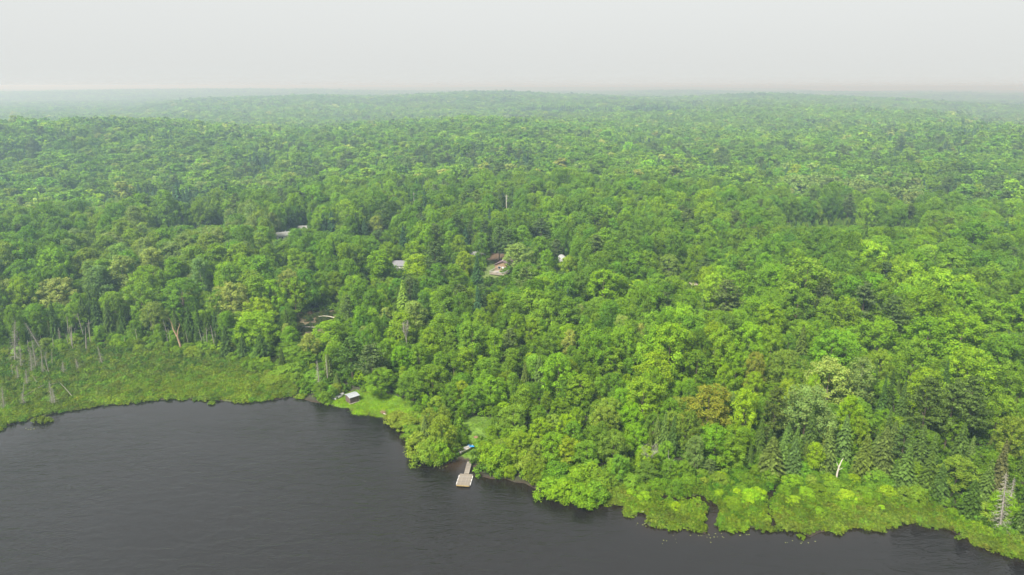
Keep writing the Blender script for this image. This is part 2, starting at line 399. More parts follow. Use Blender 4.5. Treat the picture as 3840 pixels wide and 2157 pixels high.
# ------------------------------------------------------------------ lake
wm = bpy.data.materials.new("lake_water"); wm.use_nodes = True; wn = wm.node_tree; wb = wn.nodes["Principled BSDF"]
wb.inputs["Roughness"].default_value = 0.06; wb.inputs["IOR"].default_value = 1.5
tc = wn.nodes.new("ShaderNodeTexCoord")
def wnoise(sx, sy, rot, scale, detail, rough=0.5, dist=0.0):
    mp = wn.nodes.new("ShaderNodeMapping"); mp.inputs["Scale"].default_value = (sx, sy, 1); mp.inputs["Rotation"].default_value = (0, 0, rot)
    t = wn.nodes.new("ShaderNodeTexNoise"); t.inputs["Scale"].default_value = scale; t.inputs["Detail"].default_value = detail
    t.inputs["Roughness"].default_value = rough; t.inputs["Distortion"].default_value = dist
    wn.links.new(tc.outputs["Object"], mp.inputs[0]); wn.links.new(mp.outputs[0], t.inputs["Vector"]); return t
n1 = wnoise(0.40, 1.0, D2R(5), 0.46, 4.0, 0.55, 0.9)
n2 = wnoise(0.6, 1.3, D2R(-9), 2.1, 2.0, 0.5, 0.3)
npatch = wnoise(0.6, 1.0, D2R(20), 0.022, 2.0)
mm = wn.nodes.new("ShaderNodeMath"); mm.operation = 'MULTIPLY_ADD'; mm.inputs[1].default_value = 0.35
wn.links.new(n2.outputs["Fac"], mm.inputs[0]); wn.links.new(n1.outputs["Fac"], mm.inputs[2])
mr = wn.nodes.new("ShaderNodeMapRange"); mr.inputs["From Min"].default_value = 0.35; mr.inputs["From Max"].default_value = 0.65
mr.inputs["To Min"].default_value = 0.28; mr.inputs["To Max"].default_value = 1.0
wn.links.new(npatch.outputs["Fac"], mr.inputs["Value"])
wbp = wn.nodes.new("ShaderNodeBump"); wbp.inputs["Distance"].default_value = 0.46
wcal = wn.nodes.new("ShaderNodeAttribute"); wcal.attribute_name = "lee"; wmu = wn.nodes.new("ShaderNodeMath"); wmu.operation = "MULTIPLY"
wn.links.new(mr.outputs[0], wmu.inputs[0]); wn.links.new(wcal.outputs["Fac"], wmu.inputs[1]); wn.links.new(wmu.outputs[0], wbp.inputs["Strength"]); wn.links.new(mm.outputs[0], wbp.inputs["Height"]); wn.links.new(wbp.outputs[0], wb.inputs["Normal"])
wa = wn.nodes.new("ShaderNodeAttribute"); wa.attribute_name = "bed"
wn.links.new(wa.outputs["Color"], wb.inputs["Base Color"])
lx, ly = np.meshgrid(np.concatenate([[-1500, -700], np.linspace(-190, 190, 191), [700, 1500]]), np.concatenate([[-1500, -500, 0], np.linspace(92, 262, 86)]))
lsh = lx.shape; lsd = shore_sd(lx.ravel(), ly.ravel())
bed = np.tile(np.array([0.0080, 0.0070, 0.0068]), (lx.size, 1))
kc = np.exp(-np.hypot(lx.ravel() - COVE[0], (ly.ravel() - COVE[1]) * 0.9) ** 2 / 9.0)[:, None]
k2 = np.exp(-np.clip(-lsd, 0, 99) / 1.5)[:, None] * 0.35 * ((lx.ravel() > -30)[:, None])
kk = np.clip(np.maximum(kc, k2), 0, 1)
bed = bed * (1 - kk) + np.array([0.028, 0.016, 0.009]) * kk
li = np.arange(lx.size).reshape(lsh)
lq = np.stack([li[:-1, :-1], li[:-1, 1:], li[1:, 1:], li[1:, :-1]], -1).reshape(-1, 4)
me = np_mesh("lake", np.stack([lx.ravel(), ly.ravel(), np.zeros(lx.size)], -1), lq, attr=bed, attr_name="bed", mats=[wm], smooth=True)
la = me.attributes.new("lee", "FLOAT", "POINT"); la.data.foreach_set("value", (0.30 + 0.70 * np.clip((-lsd - 1.0) / 16.0, 0, 1)).astype(np.float32))   # waves stay small in the lee of the bank
tag(link_mesh("lake_water", me), "dark rippled lake filling the foreground", kind='structure')

# ------------------------------------------------------------------ foliage generators
def unit(a): return a / (np.linalg.norm(a, axis=-1, keepdims=True) + 1e-9)
def cards(C, N, S, asp, rg, T=None):
    if T is None: T = rg.normal(size=C.shape)
    T = unit(T - N * (T * N).sum(-1, keepdims=True)); B = np.cross(N, T)
    S = S[:, None]; n = len(C)
    V = np.stack([C + T * S, C + B * S * asp, C - T * S, C - B * S * asp], 1).reshape(-1, 3)
    return V, np.arange(n * 4).reshape(n, 4)
def clump_crown(seed, W, H, z0, ncl, nlf, leaf, prof, rc=(0.16, 0.26), inner=0.12, flat=0.75, lobes=0.2, up=0.5, hue=0.20, rad=(0.70, 0.95)):
    rg = np.random.default_rng(seed); Cs, Ns, Ss, Hs = [], [], [], []
    ph = rg.uniform(0, 6.28, 3)
    for i in range(ncl):
        t = (i + 0.5) / ncl; t = np.clip(t + rg.normal() * 0.03, 0.01, 0.99)
        t = t ** 0.85
        fi = i * 2.39996 + rg.normal() * 0.35
        lob = 1 + lobes * math.sin(2 * fi + ph[0]) * 0.6 + lobes * math.sin(3 * fi + ph[1] + 4 * t)
        r = W / 2 * prof(t) * lob * (rg.uniform(*rad) if rg.random() > inner else rg.uniform(0.1, 0.6))
        c = np.array([math.cos(fi) * r, math.sin(fi) * r, z0 + (H - z0) * t * 0.93])
        rcl = W / 2 * rg.uniform(rc[0] * .8, rc[1] * 1.15) * (0.75 + 0.5 * prof(t))
        out = unit(np.array([math.cos(fi), math.sin(fi), 0.35 + t]))
        m = max(3, int(nlf * (rcl / (W / 2 * 0.22)) ** 1.4))
        d = unit(rg.normal(size=(m, 3)) + out * 0.7 + np.array([0, 0, up]))
        p = c + d * rcl * (0.35 + 0.8 * rg.random((m, 1))) * np.array([1.1, 1.1, flat])
        p[:, 2] = np.maximum(p[:, 2], 0.02)
        nn = unit(d + rg.normal(size=(m, 3)) * 0.55 + np.array([0, 0, 0.35]))
        cl = rg.uniform(1 - hue, 1 + hue)
        Cs.append(p); Ns.append(nn); Ss.append(leaf * rg.uniform(0.65, 1.3, m))
        lv = cl * rg.uniform(0.90, 1.12, (m, 1)) * np.array([[1, 1, 1]]) * (1 + rg.normal(size=(m, 3)) * np.array([0.07, 0.03, 0.08]))
        Hs.append(lv)
    C = np.vstack(Cs); N = np.vstack(Ns); S = np.concatenate(Ss); Hc = np.clip(np.vstack(Hs), 0.3, 2)
    V, Fq = cards(C, N, S, 0.62, rg)
    return V, Fq, Hc
def dome(t):
    return max(.12, (1 - ((t - .36) / .68) ** 2) ** .62) if t > .36 else math.sqrt(max(.10, 1 - ((.36 - t) / .46) ** 2))
def dome_round(t):
    return math.sqrt(max(0.06, 1 - ((t - 0.45) / 0.58) ** 2)) if t > 0.45 else math.sqrt(max(0.10, 1 - ((0.45 - t) / 0.55) ** 2))
def oval(t):
    return math.sqrt(max(0.05, 1 - ((t - 0.42) / 0.62) ** 2)) * (1 - 0.22 * t)
def bushp(t): return math.sqrt(max(0.08, 1 - (t / 1.05) ** 2.2))
def conep(t): return max(0.06, (1 - t) ** 0.8)
def spruce_crown(seed, W, H, levels, per, seg, cs, z0=0.5, power=0.85, droop=0.35, flatn=False):
    rg = np.random.default_rng(seed); Cs, Ns, Ts, Ss, Hs = [], [], [], [], []
    for L in range(levels):
        t = (L + rg.uniform(-0.3, 0.3)) / levels; t = min(max(t, 0), 0.985); z = z0 + (H - z0) * t
        R = W / 2 * (1 - t) ** power + 0.10
        n = max(4, int(per * (0.55 + 0.45 * (1 - t))))
        a0 = rg.uniform(0, 6.28)
        for j in range(n):
            a = a0 + 6.283 * j / n + rg.normal() * 0.15; Lr = R * rg.uniform(0.68, 1.12)
            o = np.array([math.cos(a), math.sin(a), 0]); sd_ = np.array([-o[1], o[0], 0]); sh = rg.uniform(0.75, 1.25)
            for k in range(seg):
                s = (k + 0.75) / seg; p = o * Lr * s; zz = z - droop * Lr * s * s + 0.12 * Lr * s
                for q in (-1, 1):
                    Cs.append([p[0] + sd_[0] * q * 0.16 * Lr * (1.1 - s), p[1] + sd_[1] * q * 0.16 * Lr * (1.1 - s), zz + rg.normal() * 0.06])
                    nrm = np.array([0, 0, 1.0]) + o * (0.25 + droop) + sd_ * q * 0.5 + rg.normal(size=3) * 0.25
                    Ns.append(nrm); Ts.append(o + sd_ * q * 0.7 - np.array([0, 0, droop * s])); Ss.append(cs * (0.45 + 0.75 * (Lr / (W / 2)) ** 0.5) * rg.uniform(0.8, 1.25))
                    Hs.append(sh * rg.uniform(0.8, 1.2) * np.ones(3) * (1.12 if s > 0.7 else 0.95))
    C = np.array(Cs); N = unit(np.array(Ns)); T = np.array(Ts); S = np.array(Ss); Hc = np.array(Hs)
    V, Fq = cards(C, N, S, 0.42, rg, T)
    top = np.array([[0, 0, H + 0.35]]); V2, F2 = cards(np.repeat(top - [[0, 0, .4]], 3, 0), unit(rg.normal(size=(3, 3)) * [1, 1, 0.05]), np.full(3, 0.45), 0.25, rg, np.tile([0, 0, 1.0], (3, 1)))
    return np.vstack([V, V2]), np.vstack([Fq, F2 + len(V)]), np.vstack([Hc, np.ones((3, 3))])
def pine_crown(seed, W, H):
    rg = np.random.default_rng(seed); Cs, Ns, Ss, Hs = [], [], [], []
    for L in range(13):
        t = L / 12; z = H * (0.30 + 0.68 * t); R = W / 2 * (0.45 + 0.9 * math.sin(math.pi * (0.25 + 0.62 * t)) * 0.75) * (1 - 0.55 * t * t)
        for j in range(6 if t < 0.85 else 4):
            a = rg.uniform(0, 6.28); Lr = R * rg.uniform(0.6, 1.15)
            o = np.array([math.cos(a), math.sin(a), 0])
            for k in range(4):
                s = 0.35 + 0.65 * k / 3; c = o * Lr * s + np.array([0, 0, z + 0.35 * Lr * s * 0.6 + rg.normal() * 0.15])
                m = 14; sh = rg.uniform(0.78, 1.22)
                d = unit(rg.normal(size=(m, 3)) + np.array([0, 0, 0.6]))
                Cs.append(c + d * np.array([0.75, 0.75, 0.3]) * rg.uniform(0.4, 1.0, (m, 1))); Ns.append(unit(d + rg.normal(size=(m, 3)) * 0.6))
                Ss.append(rg.uniform(0.22, 0.42, m)); Hs.append(sh * rg.uniform(0.8, 1.2, (m, 1)) * np.ones((1, 3)))
    C = np.vstack(Cs); V, Fq = cards(C, np.vstack(Ns), np.concatenate(Ss), 0.4, rg)
    return V, Fq, np.vstack(Hs)

def trunk_mb(seed, H, r, limbs, spread, z1=0.85, lean=0.3, start=0.3):
    rg = random.Random(seed); m = MB(); pts = []
    dx, dy = rg.uniform(-lean, lean), rg.uniform(-lean, lean); n = 6
    for i in range(n):
        t = i / (n - 1); pts.append((dx * t * t + rg.uniform(-.06, .06) * (0 < i), dy * t * t + rg.uniform(-.06, .06) * (0 < i), -0.4 + (H * z1 + 0.4) * t))
    m.tube(pts, [r * (1 - 0.82 * i / (n - 1)) for i in range(n)], 6)
    for k in range(limbs):
        t = start + (0.92 - start) * (k + rg.random()) / limbs; i = min(int(t * (n - 1)), n - 2); f = t * (n - 1) - i
        p = Vector(pts[i]).lerp(Vector(pts[i + 1]), f); a = k * 2.4 + rg.uniform(-.5, .5); L = spread * rg.uniform(0.6, 1.0) * (1.1 - 0.6 * t)
        q = p + Vector((math.cos(a) * L * .55, math.sin(a) * L * .55, L * 0.45)); e = p + Vector((math.cos(a) * L, math.sin(a) * L, L * rg.uniform(.6, 1.1)))
        rr = r * (1 - 0.82 * t) * 0.55
        m.tube([p, q, e], [rr, rr * .6, rr * .2], 4)
    return m

def combine(parts, mats):
    """parts: list of (V, F quads, leaf colours, material index)"""
    Vs, Fs, Hs, Ms = [], [], [], []; n = 0
    for V, Fq, Hc, mi in parts:
        Vs.append(V); Fs.append(Fq + n); Hs.append(Hc); Ms.append(np.full(len(Fq), mi)); n += len(V)
    return np.vstack(Vs), np.vstack(Fs), np.vstack(Hs), np.concatenate(Ms)
def mb_quads(m):
    V = np.array(m.v); Fq = []
    for f in m.f:
        if len(f) == 4: Fq.append(f)
        elif len(f) > 4:
            for i in range(1, len(f) - 2, 2): Fq.append((f[0], f[i], f[i + 1], f[i + 2]))
    Fq = np.array(Fq); return V, Fq, np.ones((len(Fq), 3))

SPEC = {}     # kind -> dict(W, H, crowns=[mesh], trunks=[mesh], whole=[near whole], mid=[...], far=[...])
def crown_mesh(name, vfh, m): return np_mesh(name, vfh[0], vfh[1], face_attr=vfh[2], mats=[m])
def make_species(kind, W, H, gens, mids, fars, trunks, leafm, barkm):
    d = dict(W=W, H=H, crowns=[], trunks=[], whole=[], mid=[], far=[])
    for i, g in enumerate(gens):
        d['crowns'].append(crown_mesh("crown", g, leafm))
        tm = trunks[i % len(trunks)]
        me = tm.mesh("trunk"); me.materials.append(barkm); d['trunks'].append(me)
        tv = mb_quads(tm); V, Fq, Hc, Mi = combine([(*g, 0), (*tv, 1)], None)
        d['whole'].append(np_mesh("tree", V, Fq, face_attr=Hc, mats=[leafm, barkm], mat_idx=Mi))
    for i, g in enumerate(mids):
        tv = mb_quads(trunks[i % len(trunks)]); V, Fq, Hc, Mi = combine([(*g, 0), (*tv, 1)], None)
        d['mid'].append(np_mesh("tree", V, Fq, face_attr=Hc, mats=[leafm, barkm], mat_idx=Mi))
    for g in fars: d['far'].append(crown_mesh("tree", g, leafm))
    SPEC[kind] = d
make_species('maple', 10, 15,
    [clump_crown(100 + i, 10, 15, 2.2, 125, 100, 0.205, dome, rc=(.10, .21), lobes=0.26, flat=.95, rad=(.62, 1.0)) for i in range(5)],
    [clump_crown(120 + i, 10, 15, 2.4, 70, 26, 0.46, dome, rc=(.13, .22), lobes=0.26, flat=.95, rad=(.62, 1.0)) for i in range(4)],
    [clump_crown(140 + i, 10, 15, 3.0, 40, 10, 0.80, dome, lobes=0.28, rc=(.15, .26), flat=.95) for i in range(4)],
    [trunk_mb(10 + i, 15, 0.26, 8, 4.0) for i in range(5)], M['leaf'], M['bark'])
make_species('birch', 6, 15,
    [clump_crown(200 + i, 6, 15, 3.2, 80, 52, 0.195, oval, rc=(.2, .34), lobes=0.28, flat=1.0, up=.2, inner=.25, rad=(.55, 1.0)) for i in range(5)],
    [clump_crown(220 + i, 6, 15, 3.6, 34, 26, 0.48, oval, rc=(.22, .36), lobes=0.3, flat=1.0, up=.2) for i in range(4)],
    [clump_crown(240 + i, 6, 15, 4.0, 20, 10, 0.8, oval, rc=(.25, .4), lobes=0.3) for i in range(3)],
    [trunk_mb(30 + i, 15, 0.15, 6, 2.4, z1=0.9, lean=0.7) for i in range(5)], M['leaf'], M['birch_bark'])
make_species('spruce', 4.6, 15,
    [spruce_crown(300 + i, 4.6, 15, 30, 10, 4, 0.40, z0=0.7, power=[.85, .75, 1.0, .8][i]) for i in range(4)],
    [spruce_crown(320 + i, 4.6, 15, 20, 7, 3, 0.62, z0=0.7) for i in range(3)],
    [spruce_crown(340 + i, 4.6, 15, 11, 5, 2, 1.1, z0=1.0) for i in range(2)],
    [trunk_mb(50 + i, 15, 0.17, 0, 0, z1=0.95, lean=0.1) for i in range(4)], M['needle'], M['bark'])
make_species('pine', 8, 18, [pine_crown(400 + i, 8, 18) for i in range(3)], [pine_crown(410 + i, 8, 18) for i in range(2)],
    [clump_crown(420 + i, 8, 18, 6.0, 18, 8, 1.0, oval, flat=.5) for i in range(2)],
    [trunk_mb(60 + i, 18, 0.26, 9, 3.4, z1=0.95, start=.3) for i in range(3)], M['needle'], M['bark'])
make_species('shrub', 5, 4,
    [clump_crown(500 + i, 5, 4, 0.15, 60, 70, 0.16, bushp, rc=(.2, .32), lobes=0.25, inner=.1) for i in range(5)], [], [],
    [trunk_mb(70 + i, 4, 0.08, 7, 1.8, z1=0.8, lean=.6, start=.05) for i in range(5)], M['leaf'], M['bark'])

# ------------------------------------------------------------------ tints (leaf reflectance)
T = dict(lime=(0.128, 0.245, 0.014), bright=(0.098, 0.205, 0.016), mid=(0.062, 0.145, 0.022), leaf=(0.078, 0.170, 0.020), pale=(0.125, 0.200, 0.060),
         silver=(0.138, 0.222, 0.070), olive=(0.080, 0.150, 0.028), greypale=(0.096, 0.172, 0.062), dark=(0.024, 0.055, 0.016), darkblue=(0.022, 0.056, 0.032),
         spruce=(0.031, 0.064, 0.018), pine=(0.045, 0.085, 0.034), cedar=(0.043, 0.076, 0.022), orange=(0.130, 0.172, 0.032), yellow=(0.126, 0.222, 0.018),
         rust=(0.044, 0.050, 0.030), fir=(0.046, 0.088, 0.026), willow=(0.104, 0.184, 0.030))
T = {k: (v[0] * 1.88, v[1] * 1.58, v[2] * 1.0) for k, v in T.items()}
NAME = dict(lime='lime green', bright='bright green', mid='mid green', leaf='fresh green', pale='pale green', silver='silvery green', olive='olive green',
            greypale='greyish pale green', dark='dark green', darkblue='blue green', spruce='dark green', pine='dusky green', cedar='brownish olive',
            orange='orange', yellow='yellow green', rust='rusty brown', fir='deep green', willow='soft green')

# ------------------------------------------------------------------ trees picked out in the photograph
# (kind, u, v of the top, crown width in photo pixels, height in m, tint, label or None)
HERO = [
 # round the dock and the grassy landing
 ('maple', 1654, 1560, 108, 9.5, 'willow', 'big round willow-like tree standing over the water by the dock'),
 ('shrub', 1630, 1640, 96, 5.5, 'willow', None), ('shrub', 1565, 1628, 90, 4.8, 'willow', None), ('shrub', 1605, 1668, 95, 4.5, 'willow', None),
 ('shrub', 1640, 1660, 80, 5.0, 'bright', None), ('shrub', 1548, 1600, 70, 3.5, 'willow', None),
 ('spruce', 1593, 1560, 62, 8.0, 'fir', 'small dark spruce beside the big round tree at the water'),
 ('shrub', 1490, 1552, 90, 3.0, 'willow', None), ('shrub', 1530, 1568, 80, 3.2, 'willow', None), ('maple', 1610, 1530, 75, 7.5, 'willow', None),
 ('shrub', 1834, 1668, 78, 5.6, 'bright', 'bright round shrub hanging over the gangway end of the dock'), ('shrub', 1876, 1680, 95, 5.5, 'bright', None), ('shrub', 1911, 1756, 46, 2.6, 'yellow', 'small yellow green shrub at the waterline right of the dock'),
 ('shrub', 1888, 1650, 76, 4.5, 'willow', None), ('maple', 1925, 1525, 110, 9.0, 'willow', 'rounded soft green tree bordering the grassy landing'),
 ('maple', 1946, 1622, 112, 8.0, 'bright', None), ('maple', 2025, 1566, 85, 8.0, 'yellow', None), ('maple', 2075, 1628, 105, 8.0, 'bright', None),
 ('maple', 2125, 1553, 88, 8, 'lime', None), ('maple', 2152, 1582, 80, 7.5, 'leaf', None), ('maple', 2120, 1642, 95, 7.0, 'yellow', None), ('maple', 2020, 1650, 90, 6.5, 'willow', None),
 ('maple', 2200, 1660, 95, 7.0, 'leaf', None), ('maple', 2230, 1600, 80, 7.5, 'leaf', None),
 ('maple', 2373, 1512, 85, 9, 'lime', 'small bright tree in front of a pointed spruce trio'), ('maple', 2304, 1622, 100, 9, 'olive', 'thin olive tree with pale bare limbs near the shore'),
 ('birch', 2428, 1735, 72, 5.5, 'olive', 'small leaning tree with pale crooked trunk at the marsh edge'),
 ('spruce', 2468, 1555, 46, 10, 'fir', None), ('spruce', 2497, 1548, 46, 11, 'fir', None), ('spruce', 2530, 1562, 50, 10, 'spruce', None), ('spruce', 2440, 1600, 40, 8, 'spruce', None),
 # shore bushes right of the landing
 ('shrub', 2060, 1800, 90, 3.6, 'bright', None), ('shrub', 2120, 1810, 100, 3.8, 'bright', None), ('shrub', 2185, 1825, 100, 3.8, 'bright', None), ('shrub', 2235, 1818, 90, 3.8, 'leaf', None),
 ('shrub', 2015, 1740, 80, 4.0, 'leaf', None), ('shrub', 2090, 1742, 95, 4.5, 'leaf', None), ('shrub', 2170, 1760, 95, 4.5, 'bright', None), ('shrub', 2255, 1765, 90, 4.2, 'leaf', None), ('shrub', 1975, 1700, 90, 4.5, 'willow', None),
 ('spruce', 2263, 1750, 34, 4.5, 'fir', None),
 # right foreground
 ('maple', 2664, 1446, 176, 15, 'orange', 'orange tinted broad tree above the right shore'), ('maple', 2798, 1458, 108, 15, 'lime', 'vivid lime tree just right of the orange tree'),
 ('maple', 2590, 1540, 90, 11, 'olive', None), ('maple', 2690, 1600, 130, 10, 'bright', None), ('maple', 2740, 1640, 110, 9, 'leaf', None), ('maple', 2612, 1640, 70, 9, 'greypale', None),
 ('pine', 2917, 1454, 92, 15, 'cedar', 'brownish pine standing between lime and pale trees'), ('maple', 3120, 1345, 172, 16, 'silver', 'silvery leaved tree with a fan of pale branches'),
 ('maple', 3037, 1448, 178, 15, 'pale', 'pale green tree in front of the silvery one'), ('birch', 3239, 1337, 100, 17, 'greypale', 'tall greyish tree right of the silvery one'),
 ('maple', 2985, 1380, 80, 12, 'leaf', None), ('maple', 2954, 1313, 145, 13, 'olive', None), ('maple', 2835, 1318, 80, 13, 'orange', 'narrow reddish olive tree above the orange one'), ('maple', 2835, 1395, 75, 10, 'yellow', None),
 ('maple', 2767, 1318, 95, 12, 'bright', None), ('maple', 2617, 1315, 105, 12, 'leaf', None), ('maple', 2720, 1375, 60, 9, 'lime', None), ('maple', 2960, 1425, 70, 11, 'yellow', None),
 ('spruce', 3327, 1404, 52, 13, 'dark', None), ('spruce', 3353, 1386, 50, 14, 'dark', None), ('spruce', 3400, 1422, 60, 14, 'spruce', None), ('spruce', 3290, 1355, 44, 13, 'spruce', None), ('spruce', 3448, 1415, 56, 12, 'dark', None),
 ('maple', 3197, 1484, 90, 13, 'lime', 'lime tree between dark spruces under the grey tree'), ('maple', 3232, 1560, 80, 9, 'yellow', None), ('spruce', 2903, 1640, 112, 10, 'cedar', 'brown green cedar cone at the right marsh edge'),
 ('spruce', 2987, 1648, 76, 10, 'spruce', None), ('birch', 3067, 1664, 56, 8, 'lime', 'little sapling with white crooked trunk above the marsh'), ('spruce', 3256, 1634, 90, 11, 'cedar', None), ('spruce', 3180, 1560, 80, 12, 'fir', None),
 ('spruce', 3120, 1600, 80, 12, 'cedar', None), ('spruce', 3330, 1600, 90, 12, 'cedar', None), ('spruce', 3415, 1668, 100, 12, 'fir', 'blue green fir leaning out over the right marsh'), ('spruce', 3500, 1690, 90, 11, 'spruce', None), ('spruce', 3618, 1592, 90, 14, 'spruce', None),
 ('spruce', 3777, 1655, 90, 15, 'rust', 'rust topped dying conifer at the right edge'), ('maple', 3603, 1718, 140, 8, 'willow', None), ('spruce', 3723, 1722, 84, 11, 'fir', None), ('spruce', 3540, 1740, 80, 9, 'spruce', None), ('spruce', 3660, 1800, 90, 9, 'spruce', None),
 ('pine', 3493, 1423, 135, 18, 'cedar', 'tall olive pine at right with ragged layered limbs'), ('pine', 3590, 1440, 130, 18, 'pine', None), ('pine', 3660, 1420, 130, 18, 'pine', None), ('maple', 3760, 1480, 120, 13, 'leaf', None),
 ('maple', 3590, 1560, 90, 10, 'leaf', None), ('maple', 3810, 1560, 110, 12, 'willow', None), ('spruce', 3050, 1540, 70, 12, 'spruce', None), ('spruce', 2860, 1560, 60, 11, 'spruce', None), ('spruce', 3470, 1590, 80, 12, 'spruce', None),
 # big maples on the right slope
 ('maple', 3622, 1178, 200, 17, 'bright', None), ('maple', 3493, 1187, 170, 16, 'bright', None), ('maple', 3648, 1304, 165, 16, 'bright', None), ('maple', 3441, 1268, 150, 16, 'leaf', None), ('maple', 3778, 1248, 150, 16, 'leaf', None),
 ('maple', 3311, 1188, 140, 15, 'bright', None), ('maple', 3130, 1233, 150, 15, 'bright', None), ('maple', 2892, 1133, 125, 15, 'bright', None), ('maple', 3000, 1076, 125, 15, 'leaf', None), ('maple', 2819, 1210, 105, 14, 'lime', None),
 ('maple', 2902, 1221, 100, 14, 'bright', None), ('maple', 2778, 1013, 110, 14, 'bright', None), ('pine', 2730, 1053, 115, 15, 'pine', None), ('pine', 3250, 1066, 115, 17, 'pine', None), ('pine', 3358, 1113, 110, 17, 'pine', None), ('spruce', 3016, 1222, 70, 14, 'cedar', None),
 ('maple', 3060, 1400, 60, 13, 'lime', None), ('maple', 3480, 1385, 140, 14, 'bright', None), ('maple', 3790, 1350, 120, 14, 'leaf', None), ('maple', 3730, 1120, 130, 15, 'bright', None), ('maple', 3180, 1110, 110, 15, 'bright', None),
 # centre slope
 ('maple', 2415, 1423, 165, 13, 'bright', 'large bright maple left of the orange tree'), ('maple', 2182, 1404, 120, 10, 'bright', None), ('maple', 2450, 1373, 95, 12, 'bright', None), ('maple', 2290, 1300, 110, 11, 'leaf', None),
 ('birch', 1741, 1303, 82, 10, 'yellow', 'yellowish birch with white forked trunk on the centre slope'), ('birch', 1855, 1232, 56, 13, 'bright', None), ('pine', 1912, 1238, 76, 12, 'pine', 'dark bushy pine among bright trees mid slope'), ('birch', 1922, 1308, 72, 10, 'leaf', None),
 ('spruce', 1969, 1355, 40, 8, 'fir', None), ('maple', 1840, 1413, 125, 9, 'bright', None), ('maple', 1730, 1428, 72, 8, 'yellow', 'yellow green bush-like tree behind the grassy landing'), ('maple', 1772, 1450, 90, 8, 'leaf', None), ('maple', 1690, 1440, 80, 8, 'leaf', None),
 ('pine', 1311, 1268, 112, 14, 'fir', 'feathery grey green pine left of the shed lawn'), ('pine', 1390, 1293, 110, 13, 'pine', 'dusky pine behind the tin roofed shed'), ('maple', 1425, 1383, 112, 8, 'leaf', None), ('maple', 1545, 1390, 110, 9, 'leaf', None), ('maple', 1620, 1370, 120, 10, 'leaf', None),
 ('birch', 1503, 1172, 95, 13, 'bright', None), ('birch', 1555, 1128, 80, 13, 'pale', None), ('spruce', 1508, 1052, 70, 13, 'willow', None), ('maple', 1617, 1226, 90, 11, 'bright', None), ('birch', 2130, 1112, 80, 14, 'leaf', None),
 ('maple', 2264, 1006, 160, 16, 'bright', 'largest bright dome of the slope below the white shed'), ('maple', 2513, 955, 92, 11, 'pale', 'round pale tree alone on the eastern lawn'), ('birch', 2389, 945, 80, 16, 'leaf', None), ('birch', 1590, 1090, 60, 12, 'mid', None),
 ('maple', 1995, 1190, 85, 10, 'bright', None), ('maple', 2045, 1245, 90, 10, 'leaf', None), ('maple', 1500, 1300, 85, 9, 'bright', None), ('maple', 1570, 1290, 80, 9, 'leaf', None),
 # left forest edge over the marsh
 ('maple', 958, 1168, 150, 13, 'lime', 'yellowish lime maple bulging over the left marsh'), ('maple', 964, 1112, 110, 14, 'yellow', None), ('maple', 860, 1055, 130, 16, 'pale', 'pale green maple beside the lime maple over the marsh'), ('maple', 1005, 1050, 112, 14, 'lime', None),
 ('maple', 1098, 1035, 105, 15, 'bright', None), ('maple', 674, 1043, 145, 15, 'leaf', None), ('maple', 518, 1056, 122, 15, 'leaf', None), ('maple', 570, 1128, 80, 12, 'pale', None), ('maple', 540, 998, 120, 15, 'bright', None),
 ('maple', 202, 1040, 135, 14, 'pale', None), ('maple', 67, 1040, 85, 14, 'bright', None), ('maple', 420, 1098, 75, 13, 'olive', None), ('spruce', 700, 1143, 50, 13, 'dark', None), ('spruce', 736, 1150, 46, 13, 'dark', None), ('spruce', 770, 1170, 46, 12, 'spruce', None),
 ('spruce', 974, 1258, 84, 9, 'spruce', 'dark bushy spruce at the foot of the lime maple'), ('spruce', 840, 1223, 60, 11, 'dark', None), ('spruce', 650, 1150, 50, 12, 'dark', None), ('spruce', 350, 1120, 60, 12, 'dark', None), ('spruce', 395, 1135, 55, 12, 'spruce', None), ('spruce', 300, 1110, 55, 13, 'spruce', None), ('spruce', 905, 1260, 50, 8, 'spruce', None),
 ('spruce', 450, 1150, 50, 11, 'dark', None), ('spruce', 1228, 1330, 54, 8.5, 'fir', 'small neat spruce just left of the upturned boat'), ('birch', 1233, 1203, 106, 11, 'bright', 'feathery birch above the small spruce by the creek'), ('maple', 1155, 1253, 75, 9, 'pale', None), ('birch', 1083, 1222, 54, 9, 'bright', None),
 ('shrub', 1080, 1375, 110, 3.0, 'leaf', None), ('shrub', 1030, 1410, 95, 2.2, 'willow', None), ('shrub', 1180, 1400, 90, 3.2, 'leaf', None), ('spruce', 1262, 1400, 50, 6, 'fir', None), ('shrub', 1140, 1320, 90, 4, 'leaf', None),
 # pale poplar grove: see GROVE below
 # round the cottage
 ('maple', 1450, 906, 74, 13, 'bright', None), ('maple', 1552, 903, 84, 14, 'bright', None), ('birch', 1562, 950, 84, 13, 'lime', None), ('birch', 1420, 935, 95, 17, 'bright', 'tall bright aspen left of the grey garage roof'), ('maple', 1739, 938, 72, 12, 'yellow', 'golden green maple left of the dark cottage spruce'),
 ('spruce', 1788, 955, 66, 15.5, 'darkblue', 'large dark blue spruce standing left of the mauve roofed cottage'), ('pine', 1630, 908, 90, 15, 'pine', None), ('maple', 1942, 912, 110, 12, 'pale', 'pale leafed maple half hiding the mauve cottage roof'), ('birch', 2025, 884, 68, 14, 'leaf', None), ('maple', 2053, 933, 55, 11, 'bright', None),
 ('maple', 2135, 960, 62, 9, 'yellow', None), ('birch', 1806, 868, 62, 15, 'mid', None), ('pine', 1872, 850, 70, 16, 'pine', None), ('pine', 1905, 862, 66, 15, 'pine', None), ('birch', 1700, 990, 70, 12, 'leaf', None), ('birch', 1640, 985, 75, 13, 'mid', None), ('spruce', 1745, 848, 46, 13, 'darkblue', None),
